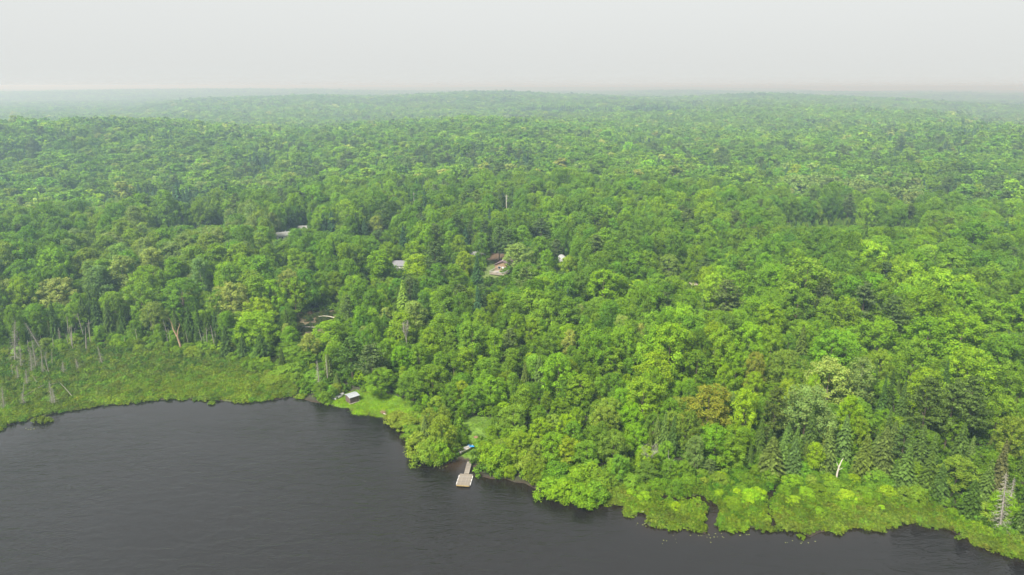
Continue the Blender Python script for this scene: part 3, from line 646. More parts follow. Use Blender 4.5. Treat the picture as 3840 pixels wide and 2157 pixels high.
 ('maple', 1720, 880, 60, 12, 'bright', None), ('maple', 1410, 810, 62, 11, 'pale', 'pale rounded tree among dark spruces behind the grove'), ('spruce', 1365, 815, 45, 13, 'darkblue', None), ('spruce', 1510, 845, 45, 13, 'darkblue', None), ('spruce', 1240, 790, 50, 14, 'darkblue', None), ('spruce', 1210, 800, 45, 13, 'darkblue', None),
 ('pine', 2030, 820, 80, 14, 'pine', None), ('spruce', 2995, 672, 34, 15, 'darkblue', 'tall dark spruce in front of the pale far poplars'),
 ('birch', 1100, 930, 60, 12, 'bright', None), ('maple', 1150, 945, 70, 11, 'bright', None), ('birch', 1060, 905, 55, 13, 'leaf', None),
]
_gr = random.Random(17)
for _k in range(46):
    _u = 320 + 670 * ((_k * .618) % 1.0); _row = _k % 3
    _v = float(np.interp(_u, [320, 420, 540, 620, 700, 790, 880, 990], [925, 868, 845, 866, 880, 868, 903, 965])) + _row * 42 + _gr.uniform(-8, 14)
    HERO.append(('birch', _u, _v, _gr.uniform(62, 98), _gr.uniform(14.5, 18), _gr.choice(['greypale', 'greypale', 'olive', 'pale', 'leaf', 'leaf'] if _u < 760 else ['greypale', 'olive', 'leaf', 'leaf', 'bright']), None))
SNAG_CON = [ # (u base, v base, u top, v top, label)
 (56, 1365, 56, 1200, 'tallest grey dead conifer at the far left of the marsh'), (80, 1388, 74, 1290, None), (103, 1449, 96, 1383, None), (137, 1383, 119, 1274, None), (165, 1327, 92, 1208, 'strongly leaning grey dead conifer in the left marsh'), (165, 1405, 156, 1355, None),
 (227, 1302, 219, 1228, None), (298, 1393, 283, 1345, None), (386, 1371, 366, 1299, 'stubby dead conifer alone farthest out on the left marsh'), (196, 1514, 184, 1427, 'white barkless dead trunk near the left shore'), (207, 1520, 195, 1455, None), (15, 1539, 6, 1449, None), (90, 1520, 82, 1473, None), (240, 1405, 234, 1355, None), (120, 1400, 112, 1300, None), (70, 1430, 62, 1370, None),
 (1200, 1478, 1188, 1350, 'bare grey dead conifer left of the upturned boat'), (3745, 2010, 3775, 1770, 'huge grey dead conifer at the right shore'), (3765, 1985, 3805, 1790, None), (3420, 1690, 3440, 1650, None)]
SNAG_POLE = [(203, 1320, 195, 1265, None), (317, 1271, 289, 1172, 'straight broken pole trunk at the left forest edge'), (336, 1262, 325, 1212, None), (261, 1305, 246, 1250, None), (580, 1259, 554, 1171, None), (600, 1270, 585, 1225, None), (505, 1290, 492, 1222, None), (767, 1312, 746, 1233, None), (820, 1315, 806, 1270, None),
 (1058, 1330, 1052, 1307, None), (3353, 1560, 3348, 1487, 'bare forked dead tree among dark spruces'), (3385, 1540, 3383, 1500, None), (2880, 1775, 2868, 1705, None), (2572, 1790, 2574, 1735, None), (2615, 1775, 2616, 1725, None), (1230, 1440, 1222, 1330, None), (630, 1262, 612, 1200, None), (470, 1300, 466, 1262, None), (85, 1496, 92, 1432, None), (150, 1452, 118, 1404, None)]

_sr = random.Random(23)
for _k in range(30):
    _ub = _sr.uniform(-10, 350) if _k < 22 else _sr.uniform(380, 860); _vb = (_sr.uniform(1290, 1420) if _ub < 200 else _sr.uniform(1270, 1330)) if _k < 22 else 1300 + (_ub - 380) * .03
    _h = _sr.uniform(45, 105); SNAG_POLE.append((_ub, _vb, _ub - _sr.uniform(0, 22), _vb - _h, None))
_ONES = 'first second third fourth fifth sixth seventh eighth ninth'.split()
def ordinal(n):
    base = _ONES + 'tenth eleventh twelfth thirteenth fourteenth fifteenth sixteenth seventeenth eighteenth nineteenth'.split()
    if n <= 19: return base[n - 1]
    t = {2: ('twentieth', 'twenty'), 3: ('thirtieth', 'thirty'), 4: ('fortieth', 'forty'), 5: ('fiftieth', 'fifty')}[n // 10]
    return t[0] if n % 10 == 0 else t[1] + '-' + _ONES[n % 10 - 1]
# windows that nearer random trees must not cover: (u0, v0, u1, v1, distance)
WINDOWS = []
hero = []
for kind, u, v, wpx, H, tint, lab in HERO:
    p = ground_at(u, v, H); dep = project([p[0], p[1], p[2] + H * .5])[2]; W = wpx * dep / F
    hero.append(dict(kind=kind, x=p[0], y=p[1], z=p[2], W=W, H=H, tint=tint, lab=lab))
    _, vb, _ = project([p[0], p[1], p[2] + H * 0.35])
    WINDOWS.append((u - wpx * .42, v - 6, u + wpx * .42, vb, math.hypot(p[0], p[1]) - 1.0))
def win(u0, v0, u1, v1, p, m=2.0): WINDOWS.append((u0, v0, u1, v1, math.hypot(p[0], p[1]) - m))
P_COT = ground_at(1862, 1040); win(1808, 978, 1902, 1062, P_COT); win(1815, 950, 1900, 1000, ground_at(1860, 970))
P_GAR = ground_at(1503, 1016); win(1490, 965, 1514, 1024, P_GAR)
P_HUT = ground_at(1787, 978); win(1770, 944, 1800, 962, P_HUT); win(1798, 972, 1822, 992, P_HUT)
P_WSH = ground_at(2106, 990); win(2084, 950, 2112, 984, P_WSH)
P_HOU = ground_at(1058, 905); win(1038, 868, 1074, 888, P_HOU)
P_HO2 = ground_at(1136, 868); win(1124, 844, 1148, 853, P_HO2)
P_POL = ground_at(1899, 806); win(1886, 728, 1908, 776, P_POL)
P_PO2 = ground_at(1554, 792); win(1545, 720, 1562, 752, P_PO2)
P_STL = ground_at(2600, 1090); win(2590, 1062, 2602, 1080, P_STL)
win(1115, 1165, 1262, 1275, ground_at(1180, 1180), 0); win(1716, 1600, 1785, 1730, ground_at(1750, 1640), -20)
win(2960, 775, 3430, 842, ground_at(3200, 872), 0); win(580, 790, 830, 842, ground_at(700, 868), 0)

# ------------------------------------------------------------------ random forest, near part
TINT_PTS = [ # colour of the canopy by place: (u, v, [(kind, tint, weight) ...])
 (3500, 1250, 'rightslope'), (3300, 1000, 'rightslope'), (3000, 1150, 'rightslope'), (2700, 1150, 'rightslope'), (2600, 1000, 'midslope'), (2300, 1150, 'centre'), (2000, 1350, 'centre'), (1700, 1250, 'centre'),
 (2300, 1500, 'shrubby'), (2100, 1600, 'shrubby'), (1900, 1500, 'shrubby'), (3300, 1600, 'conifer'), (3700, 1700, 'conifer'), (2900, 1620, 'conifer'), (3500, 1500, 'conifer'), (2700, 1400, 'rightslope'), (3100, 1400, 'rightslope'),
 (1450, 1150, 'centre'), (1350, 1350, 'centre'), (1000, 1100, 'leftedge'), (600, 1120, 'leftedge'), (200, 1080, 'leftedge'), (300, 1220, 'wetcon'), (100, 1250, 'wetcon'), (550, 1240, 'wetcon'), (750, 1250, 'wetcon'), (600, 950, 'grove'), (400, 930, 'grove'), (850, 960, 'grove'),
 (1200, 900, 'cottage'), (1500, 880, 'cottage'), (1800, 880, 'cottage'), (2200, 880, 'midslope'), (1250, 1050, 'cottage'), (200, 850, 'farleft'), (700, 800, 'farleft'), (100, 980, 'farleft'), (3000, 900, 'midslope'), (3600, 950, 'midslope'), (2600, 850, 'midslope'), (1700, 1050, 'cottage'), (2100, 1000, 'midslope')]
PAL = dict(
 rightslope=[('maple', 'bright', 5), ('maple', 'leaf', 4), ('maple', 'lime', 1), ('maple', 'mid', 2.5), ('pine', 'pine', .8), ('spruce', 'spruce', .8), ('birch', 'leaf', 1)],
 midslope=[('maple', 'leaf', 5), ('maple', 'mid', 4), ('maple', 'bright', 2), ('birch', 'leaf', 3.5), ('birch', 'mid', 2), ('pine', 'pine', .8), ('spruce', 'darkblue', .7)],
 centre=[('maple', 'leaf', 4), ('birch', 'leaf', 4.5), ('maple', 'bright', 3), ('maple', 'mid', 2), ('birch', 'bright', 2), ('birch', 'pale', .8), ('spruce', 'fir', .6), ('maple', 'lime', .8)],
 shrubby=[('maple', 'bright', 3), ('maple', 'leaf', 4), ('maple', 'lime', 1.5), ('maple', 'willow', 3), ('birch', 'leaf', 1)],
 conifer=[('spruce', 'spruce', 4), ('spruce', 'dark', 2), ('spruce', 'fir', 2), ('spruce', 'cedar', 2), ('maple', 'leaf', 1), ('maple', 'bright', .8), ('pine', 'pine', 1)],
 wetcon=[('spruce', 'dark', 3), ('spruce', 'spruce', 3), ('birch', 'leaf', 1.3), ('maple', 'leaf', 1), ('spruce', 'cedar', 1)],
 leftedge=[('maple', 'leaf', 4), ('maple', 'bright', 2), ('maple', 'mid', 3), ('spruce', 'spruce', 1.6), ('maple', 'pale', 1), ('birch', 'leaf', 1.2)],
 grove=[('birch', 'greypale', 4), ('birch', 'olive', 3), ('maple', 'leaf', 2), ('birch', 'leaf', 2)],
 cottage=[('maple', 'leaf', 3), ('birch', 'leaf', 2.5), ('birch', 'mid', 2), ('pine', 'pine', 1.6), ('spruce', 'darkblue', 1.6), ('maple', 'mid', 2.5), ('maple', 'bright', 1), ('birch', 'bright', 1)],
 farleft=[('maple', 'mid', 5), ('maple', 'leaf', 3), ('spruce', 'darkblue', .8), ('birch', 'mid', 1.5), ('maple', 'olive', .4), ('pine', 'pine', .5)])
tpx = np.array([(a, b) for a, b, _ in TINT_PTS], float)
EXCL = [LAWN_SHED, LAWN_DOCK, LAWN_COT, NEEDLES, BRUSH_CUT, BANK, LAWN_EAST, GAP_EAST, GAP_WEST, ROAD_CUT, MARSH_L, MARSH_R]
def jitter_grid(d0, d1, s, seed, amax=44):
    rg = np.random.default_rng(seed); X = math.sin(D2R(amax)) * d1
    xs = np.arange(-X, X, s); ys = np.arange(d0 * math.cos(D2R(amax)), d1, s * 0.87)
    gx, gy = np.meshgrid(xs, ys); gx = gx + (np.arange(len(ys)) % 2)[:, None] * s / 2
    gx = gx.ravel() + rg.uniform(-.42, .42, gx.size) * s; gy = gy.ravel() + rg.uniform(-.42, .42, gy.size) * s
    D = np.hypot(gx, gy); k = (D >= d0) & (D < d1) & (np.abs(np.arctan2(gx, gy)) < D2R(amax)); return gx[k], gy[k]
NEAR_END = 470.0
fx, fy = jitter_grid(120, NEAR_END, 5.2, 21)
fsd = shore_sd(fx, fy); k = fsd > 2.2
for P in EXCL: k &= ~inside(fx, fy, P)
fx, fy, fsd = fx[k], fy[k], fsd[k]
hx = np.array([(h['x'], h['y'], h['W']) for h in hero])
keep = np.ones(len(fx), bool)
for a, b, W_ in hx: keep &= np.hypot(fx - a, fy - b) > (0.30 * W_ + 0.9)
for p, r in ((P_COT, 9), (P_GAR, 5), (P_HUT, 4), (P_WSH, 4), (P_HOU, 8), (P_HO2, 6), (P_STL, 3)): keep &= np.hypot(fx - p[0], fy - p[1]) > r
fx, fy, fsd = fx[keep], fy[keep], fsd[keep]; fz = height(fx, fy, fsd)
near = []; rg = np.random.default_rng(5)
uu, vv, dd = project(np.stack([fx, fy, fz + 8], -1))
nz = fbm(fx / 26, fy / 26, 77); nb = fbm(fx / 14, fy / 14, 78)
for i in range(len(fx)):
    j = np.argmin(((tpx[:, 0] - uu[i] - rg.normal() * 70) / 1.5) ** 2 + (tpx[:, 1] - vv[i] - rg.normal() * 25) ** 2)
    zone = TINT_PTS[j][2]; pal = PAL[zone]
    ws = np.array([p[2] for p in pal], float)
    for q, p in enumerate(pal):
        if p[0] in ('spruce', 'pine'): ws[q] *= 2.2 if nz[i] > .56 else .6
    kind, tint, _ = pal[rg.choice(len(pal), p=ws / ws.sum())]
    base = dict(maple=(14.5, 3.4), birch=(14, 2.8), spruce=(12.5, 3.4), pine=(15.5, 2), shrub=(4, 1))[kind]
    H = base[0] + rg.normal() * base[1]
    if zone == 'shrubby': H *= .52
    elif zone == 'centre': H *= .74
    elif zone == 'wetcon': H *= .8
    H *= np.clip(.62 + fsd[i] / 60, .62, 1.0)
    H = max(3.0, H)
    W = dict(maple=.60, birch=.38, spruce=.30, pine=.46, shrub=1.2)[kind] * H * (rg.uniform(.66, 1.18) if kind == 'maple' else rg.uniform(.8, 1.2)) + (.5 if kind == 'maple' else .3)
    D = math.hypot(fx[i], fy[i])
    # windows: trim a tree that would stand in front of something the photo shows
    ok = True
    for (u0, v0, u1, v1, Dw) in WINDOWS:
        if D < Dw and dd[i] > 0:
            hw = W * .5 * F / dd[i]
            if uu[i] + hw > u0 and uu[i] - hw < u1:
                vt = project([fx[i], fy[i], fz[i] + H])[1]; vbt = project([fx[i], fy[i], fz[i]])[1]
                if vt < v1 and vbt > v0:
                    nh = H * (vbt - v1 - rg.uniform(0, 30)) / max(vbt - vt, 1)
                    if nh < 2.4: ok = False; break
                    if nh < H: W *= max(.62, (nh / H) ** .6); H = nh
    if not ok: continue
    near.append(dict(kind=kind, x=fx[i], y=fy[i], z=fz[i], W=W, H=H, tint=tint, lab=None, zone=zone))
# undergrowth shrubs along the forest edges
ex, ey = jitter_grid(125, 330, 3.3, 31, 42); esd = shore_sd(ex, ey)
k = (esd > .9) & (esd < 9) & ~inside(ex, ey, MARSH_L) & ~inside(ex, ey, MARSH_R) & ~inside(ex, ey, LAWN_DOCK) & ~inside(ex, ey, LAWN_SHED)
mdist = np.minimum(seg_dist(ex, ey, MARSH_L, True), seg_dist(ex, ey, MARSH_R, True))
k |= (mdist < 4.5) & (esd > 6) & ~inside(ex, ey, LAWN_SHED)
for i in np.where(k)[0]:
    if np.min(np.hypot(hx[:, 0] - ex[i], hx[:, 1] - ey[i])) < 1.6: continue
    if rg.random() < .25: continue
    H = rg.uniform(1.6, 3.4); W = H * rg.uniform(1.0, 1.5)
    near.append(dict(kind='shrub', x=ex[i], y=ey[i], z=max(0, h1(ex[i], ey[i])), W=W, H=H, tint=random.choice(['leaf', 'willow', 'bright', 'leaf']), lab=None, zone='edge'))

bx, by = jitter_grid(125, 260, 2.5, 33, 42); bsd = shore_sd(bx, by); k = inside(bx, by, MARSH_R) & (bsd > 3.8) & (chan_dist(bx, by) > 2.0)
for i in np.where(k)[0]:
    if rg.random() < .35: continue
    H = rg.uniform(1.2, 2.6) * min(1, .5 + bsd[i] / 20); W = H * rg.uniform(1.2, 1.7)
    near.append(dict(kind='shrub', x=bx[i], y=by[i], z=max(0, h1(bx[i], by[i])), W=W, H=H, tint=random.choice(['bright', 'leaf', 'bright', 'lime']), lab=None, zone='edge'))
# which of them show: paint near to far into a coarse picture
BW, BH = 960, 540; buf = np.zeros((BH, BW), bool); S = BW / 3840.0
allnear = [(math.hypot(t['x'], t['y']), t, True) for t in hero] + [(math.hypot(t['x'], t['y']), t, False) for t in near]
allnear.sort(key=lambda a: a[0])
for D, t, ish in allnear:
    u, v, dep = project([t['x'], t['y'], t['z'] + t['H'] * .58]); _, vt, _ = project([t['x'], t['y'], t['z'] + t['H']]); _, vb, _ = project([t['x'], t['y'], t['z'] + t['H'] * .15])
    rw = t['W'] * .42 * F / dep * S * (0.6 if t['kind'] == 'spruce' else 1); cy_ = (vt + vb) / 2 * S; rh = (vb - vt) / 2 * S * .92; cx_ = u * S
    x0, x1 = int(max(0, cx_ - rw)), int(min(BW, cx_ + rw + 1)); y0, y1 = int(max(0, cy_ - rh)), int(min(BH, cy_ + rh + 1))
    t['vis'] = 0; t['D'] = D; t['u'] = u; t['v'] = v
    if x1 > x0 and y1 > y0:
        yy, xx = np.mgrid[y0:y1, x0:x1]; mk = ((xx + .5 - cx_) / max(rw, .6)) ** 2 + ((yy + .5 - cy_) / max(rh, .6)) ** 2 <= 1
        sub = buf[y0:y1, x0:x1]; t['vis'] = int((mk & ~sub).sum()); sub |= mk
CAP = dict(maple=300, birch=230, spruce=190, pine=110, shrub=290)
indiv = [t for t in hero if t['vis'] >= 3]
rest = [t for t in hero if t['vis'] < 3]
for kd, cap in CAP.items():
    have = sum(1 for t in indiv if t['kind'] == kd)
    c = sorted([t for t in near if t['kind'] == kd], key=lambda t: -t['vis'])
    n = max(0, cap - have); pick = [t for t in c[:n] if t['vis'] >= 14]
    ids = set(map(id, pick)); indiv += pick; rest += [t for t in c if id(t) not in ids]

# ------------------------------------------------------------------ labels for the trees
LAND = [('the wooden dock', 1742, 1780), ('the tin roofed shed', 1322, 1490), ('the mauve roofed cottage', 1860, 1020), ('the orange tree', 2664, 1560), ('the silvery tree', 3120, 1450), ('the left marsh', 560, 1380),
        ('the pale poplar grove', 640, 920), ('the fallen white log', 1235, 1203), ('the white far house', 1058, 880), ('the white barrel roofed shed', 2100, 968), ('the eastern lawn', 2520, 1060), ('the right marsh', 3000, 1880),
        ('the huge dead conifer', 3760, 1900), ('the tall utility pole', 1898, 770), ('the far pale poplars', 3200, 760), ('the big right maples', 3560, 1240)]
KN = dict(maple='broadleaf tree', birch='slender birch-like tree', spruce='pointed conifer', pine='ragged pine', shrub='rounded shrub')
ON = dict(maple='maple_tree', birch='birch_tree', spruce='spruce_tree', pine='pine_tree', shrub='shrub')
ORD = ['', 'second ', 'third ', 'fourth ', 'fifth ', 'sixth ', 'seventh ', 'eighth ', 'ninth ', 'tenth '] + [q + ' ' for q in 'eleventh twelfth thirteenth fourteenth fifteenth sixteenth seventeenth eighteenth nineteenth twentieth'.split()]
sets = {}
for t in indiv:
    if t['lab']: continue
    j = min(range(len(LAND)), key=lambda q: ((LAND[q][1] - t['u'])) ** 2 + ((LAND[q][2] - t['v']) * 1.4) ** 2)
    t['ld'] = math.hypot(LAND[j][1] - t['u'], LAND[j][2] - t['v']); sets.setdefault((t['kind'], NAME[t['tint']], j), []).append(t)
for (kd, nm, j), L in sets.items():
    L.sort(key=lambda t: t['ld'])
    for i, t in enumerate(L):
        if i < 20: t['lab'] = '%s %s, %snearest such to %s' % (nm, KN[kd], ORD[i], LAND[j][0])
        else: t['lab'] = '%s %s among many alike around %s' % (nm, KN[kd], LAND[j][0]); 
        t['grp'] = '%ss around %s' % (KN[kd], LAND[j][0][4:])

# ------------------------------------------------------------------ build the trees that can be told apart
def jit_tint(c, rg, a=.13):
    f = max(.5, 1 + rg.normal() * a * 1.15); return [max(.004, c[0] * f * (1 + rg.normal() * .07)), max(.004, c[1] * f), max(.003, c[2] * f * (1 + rg.normal() * .12)), 1.0]
rg = np.random.default_rng(99)
for n, t in enumerate(indiv):
    S_ = SPEC[t['kind']]; q = rg.integers(len(S_['crowns'])); rz = rg.uniform(0, 6.28)
    root = empty(ON[t['kind']], (t['x'], t['y'], t['z'] - .05), rz)
    root.scale = (t['W'] / S_['W'], t['W'] / S_['W'], t['H'] / S_['H'])
    cr = bpy.data.objects.new("foliage" if t['kind'] == 'shrub' else "crown", S_['crowns'][q]); col.objects.link(cr); cr.parent = root
    cr["tint"] = jit_tint(T[t['tint']], rg, .05 if t.get('zone') is None else .12)
    tr = bpy.data.objects.new("stem" if t['kind'] == 'shrub' else "trunk", S_['trunks'][q]); col.objects.link(tr); tr.parent = root
    tag(root, t['lab'], 'shrub' if t['kind'] == 'shrub' else 'tree', t.get('grp') or ('trees that stand out by themselves' if t['kind'] != 'shrub' else 'shrubs that stand out by themselves'))

# ------------------------------------------------------------------ scattered masses (geometry nodes)
def source_collection(name, meshes):
    c = bpy.data.collections.new(name)
    for i, me in enumerate(meshes):
        o = bpy.data.objects.new("%s_%02d" % (name, i), me); c.objects.link(o)
    return c
def scatter(name, label, cat, P, rot, scl, idx, tint, meshes, parent=None):
    me = bpy.data.meshes.new(name); n = len(P)
    me.vertices.add(n); me.vertices.foreach_set("co", np.asarray(P, np.float32).ravel())
    def add(nm, ty, key, arr):
        a = me.attributes.new(nm, ty, 'POINT'); a.data.foreach_set(key, np.asarray(arr).ravel())
    add("rot", 'FLOAT_VECTOR', "vector", np.asarray(rot, np.float32)); add("scl", 'FLOAT_VECTOR', "vector", np.asarray(scl, np.float32))
    add("idx", 'INT', "value", np.asarray(idx, np.int32)); add("tint", 'FLOAT_COLOR', "color", np.asarray(tint, np.float32))
    me.update(); o = bpy.data.objects.new(name, me); col.objects.link(o)
    g = bpy.data.node_groups.new(name + "_scatter", 'GeometryNodeTree')
    g.interface.new_socket("Geometry", in_out='INPUT', socket_type='NodeSocketGeometry'); g.interface.new_socket("Geometry", in_out='OUTPUT', socket_type='NodeSocketGeometry')
    N = g.nodes; gi = N.new('NodeGroupInput'); go = N.new('NodeGroupOutput')
    ci = N.new('GeometryNodeCollectionInfo'); ci.inputs['Collection'].default_value = source_collection(name + "_kinds", meshes)
    ci.inputs['Separate Children'].default_value = True; ci.inputs['Reset Children'].default_value = True
    ip = N.new('GeometryNodeInstanceOnPoints'); ip.inputs['Pick Instance'].default_value = True
    def na(nm, ty): q = N.new('GeometryNodeInputNamedAttribute'); q.data_type = ty; q.inputs['Name'].default_value = nm; return q.outputs['Attribute']
    er = N.new('FunctionNodeEulerToRotation'); g.links.new(na("rot", 'FLOAT_VECTOR'), er.inputs[0])
    g.links.new(gi.outputs[0], ip.inputs['Points']); g.links.new(ci.outputs[0], ip.inputs['Instance'])
    g.links.new(na("idx", 'INT'), ip.inputs['Instance Index']); g.links.new(er.outputs[0], ip.inputs['Rotation']); g.links.new(na("scl", 'FLOAT_VECTOR'), ip.inputs['Scale'])
    g.links.new(ip.outputs[0], go.inputs[0])
    m = o.modifiers.new("scatter", 'NODES'); m.node_group = g
    tag(o, label, cat, kind='stuff')
    return o
# rest of the near woods
lists = {}; meshes = []
order = ['maple', 'birch', 'spruce', 'pine', 'shrub']; off = {}
for kd in order: off[kd] = len(meshes); meshes += SPEC[kd]['whole']
P, Ro, Sc, Ix, Ti = [], [], [], [], []
for t in rest:
    S_ = SPEC[t['kind']]; P.append((t['x'], t['y'], t['z'] - .05)); Ro.append((0, 0, rg.uniform(0, 6.28))); Sc.append((t['W'] / S_['W'], t['W'] / S_['W'], t['H'] / S_['H']))
    Ix.append(off[t['kind']] + rg.integers(len(S_['whole']))); Ti.append(jit_tint(T[t['tint']], rg, .12))
scatter("near_woods", "small and half hidden trees filling the woods behind the lake shore", "woods", P, Ro, Sc, Ix, Ti, meshes)

# far forest: cull what the hills hide
azb = np.linspace(-D2R(46), D2R(46), 400); rad_ = np.concatenate([np.arange(150, 1000, 10), np.arange(1000, 4000, 25), np.arange(4000, 9000, 100)])
RX = np.outer(rad_, np.sin(azb)); RY = np.outer(rad_, np.cos(azb)); RH = height(RX.ravel(), RY.ravel()).reshape(RX.shape)
ELV = (np.maximum(RH, 0) + 9 - CAM_Z) / rad_[:, None]; RUN = np.maximum.accumulate(ELV, 0)
def far_band(d0, d1, s, seed):
    x, y = jitter_grid(d0, d1, s, seed, 42); D = np.hypot(x, y); z = height(x, y); a = np.arctan2(x, y)
    ia = np.clip(((a - azb[0]) / (azb[1] - azb[0])).astype(int), 0, len(azb) - 1); ir = np.clip(np.searchsorted(rad_, D - 45) - 1, 0, len(rad_) - 1)
    k = (z + 19 - CAM_Z) / D > RUN[ir, ia] - 0.0012
    for Pg in (GAP_EAST, GAP_WEST, ROAD_CUT): k &= ~inside(x, y, Pg)
    for p, r in ((P_HOU, 7), (P_HO2, 5)): k &= np.hypot(x - p[0], y - p[1]) > r
    return x[k], y[k], z[k], D[k]
DARK = [(700, 775, 210, 34), (480, 800, 90, 30), (3180, 812, 260, 26), (2300, 425, 380, 13), (1960, 640, 40, 16), (1010, 640, 90, 18), (3600, 520, 160, 10), (2380, 560, 90, 12), (640, 545, 60, 10)]
def far_scatter(name, label, d0, d1, s, seed, lod, wmul):
    x, y, z, D = far_band(d0, d1, s, seed); n = len(x); rg = np.random.default_rng(seed + 1)
    con = fbm(x / 70, y / 70, 201); pale = fbm(x / 45, y / 45, 203); brt = fbm(x / 110, y / 110, 207)
    r = rg.random(n); kd = np.zeros(n, int)
    pc = np.where(con > .60, .45, np.where(con > .5, .10, .025)); kd = np.where(r < pc, 2, np.where(r < pc + .22, 1, 0)); kd = np.where((kd == 2) & (rg.random(n) < .35), 3, kd)
    ms = []; offs = []
    for q in order[:4]: offs.append(len(ms)); ms += SPEC[q][lod]
    cnt = [len(SPEC[q][lod]) for q in order[:4]]; NW = [SPEC[q]['W'] for q in order[:4]]; NH = [SPEC[q]['H'] for q in order[:4]]
    u_b, v_b, _ = project(np.stack([x, y, z + 6], -1))
    for (eu, ev, ru, rv) in DARK:
        kd = np.where((((u_b - eu) / ru) ** 2 + ((v_b - ev) / rv) ** 2 < 1) & (rg.random(n) < .8), 2, kd)
    H = np.choose(kd, [14.5, 14.5, 15.0, 17.0]) + rg.normal(size=n) * 2.7; Wd = np.choose(kd, [.66, .46, .30, .46]) * H * rg.uniform(.82, 1.25, n) * wmul
    u, v, dep = project(np.stack([x, y, z + H * .5], -1)); vt = v - H * .5 * F / dep; vb = v + H * .5 * F / dep; ok = np.ones(n, bool)
    for (u0, v0, u1, v1, Dw) in WINDOWS:
        hit = (D < Dw) & (u + Wd * .5 * F / dep > u0) & (u - Wd * .5 * F / dep < u1) & (vt < v1) & (vb > v0)
        nh = H * (vb - v1 - rg.uniform(0, 34, n)) / np.maximum(vb - vt, 1); ok &= ~(hit & (nh < 3)); H = np.where(hit, np.minimum(H, np.maximum(nh, 3)), H)
    cols = np.array([T['mid'], T['leaf'], T['bright'], T['pale'], T['olive'], T['darkblue'], T['pine'], T['greypale']])
    ci = np.where(kd == 0, rg.choice([0, 0, 0, 1, 1, 2, 4], n, p=[.2, .2, .18, .17, .15, .085, .015]), np.where(kd == 1, rg.choice([0, 1, 3], n, p=[.5, .38, .12]), np.where(kd == 2, 5, 6)))
    ci = np.where((pale > .72) & (kd < 2) & (rg.random(n) < .35), 7, ci)
    # the pale poplars far right
    ci = np.where((kd < 2) & (u > 2930) & (u < 3450) & (v > 690) & (v < 800) & (rg.random(n) < .75), 7, ci)
    ti = 1.15 * cols[ci] * (1 + rg.normal(size=(n, 1)) * .14 + (brt[:, None] - .5) * .5) * (1 + rg.normal(size=(n, 3)) * .05); ti = np.clip(ti, .004, 1)
    ix = np.array(offs)[kd] + (rg.random(n) * np.array(cnt)[kd]).astype(int)
    sx = Wd / np.array(NW)[kd]; sz = H / np.array(NH)[kd]
    scatter(name, label, "forest", np.stack([x, y, z - .2], -1)[ok], np.stack([np.zeros(n), np.zeros(n), rg.uniform(0, 6.28, n)], -1)[ok], np.stack([sx, sx, sz], -1)[ok], ix[ok], np.hstack([ti, np.ones((n, 1))])[ok], ms)
    return n
nf = [far_scatter("mid_forest", "unbroken mixed forest on the first wooded slope beyond the cottages", NEAR_END, 820, 6.3, 61, 'mid', 1.18),
      far_scatter("ridge_forest", "green forest covering the first ridge and the ground behind it", 820, 1500, 7.6, 62, 'far', 1.22),
      far_scatter("hazy_forest", "blue green hazy forest on the second ridge", 1500, 3200, 10.5, 63, 'far', 1.5),
      far_scatter("distant_forest", "pale hazy forest on the distant ridges", 3200, 5600, 16.0, 64, 'far', 2.1)]
# forest canopy too far to tell its trees apart
az2 = np.linspace(-D2R(44), D2R(44), 900); dr2 = 5450 * 1.0045 ** np.arange(225)
qx = np.outer(dr2, np.sin(az2)); qy = np.outer(dr2, np.cos(az2)); qh = height(qx.ravel(), qy.ravel()) + 6 + 16 * vnoise(qx.ravel() / 22, qy.ravel() / 22, 5) * (0.6 + .5 * vnoise(qx.ravel() / 90, qy.ravel() / 90, 6))
qi = np.arange(qx.size).reshape(qx.shape); qq = np.stack([qi[:-1, :-1], qi[:-1, 1:], qi[1:, 1:], qi[1:, :-1]], -1).reshape(-1, 4)[:, ::-1]
fcm = mat("far_canopy", (0.055, 0.115, 0.025), 0.95, noise=0.35, scale=0.012, detail=6)
me = np_mesh("horizon_forest", np.stack([qx.ravel(), qy.ravel(), qh], -1), qq, mats=[fcm])
tag(link_mesh("horizon_forest", me), "faint forest canopy along the horizon", "forest", kind='stuff')

# ------------------------------------------------------------------ marsh plants, tall grass, brush
def grass_clump(seed, W, H, n):
    rg = np.random.default_rng(seed); C = np.column_stack([rg.normal(size=(n, 2)) * W * .3, np.zeros(n)]); up = unit(np.column_stack([rg.normal(size=(n, 2)) * .35, np.ones(n)]))
    hh = H * rg.uniform(.5, 1.1, n); C = C + up * (hh / 2)[:, None]; N = unit(np.cross(up, rg.normal(size=(n, 3)))); V, Fq = cards(C, N, hh / 2, .16, rg, up)
    return V, Fq, np.clip(rg.uniform(.75, 1.25, (n, 1)) * np.ones((1, 3)), .3, 2)
low = [crown_mesh("low_shrub", clump_crown(600 + i, 1.5, .85, .05, 12, 13, .12, bushp, rc=(.25, .45), lobes=.3), M['leaf']) for i in range(4)]
low += [crown_mesh("tall_grass", grass_clump(620 + i, 1.2, .55, 46), M['leaf']) for i in range(3)]
def sparse(x0, x1, y0, y1, s, seed):
    rg = np.random.default_rng(seed); x, y = np.meshgrid(np.arange(x0, x1, s), np.arange(y0, y1, s)); return x.ravel() + rg.uniform(-.5, .5, x.size) * s, y.ravel() + rg.uniform(-.5, .5, x.size) * s
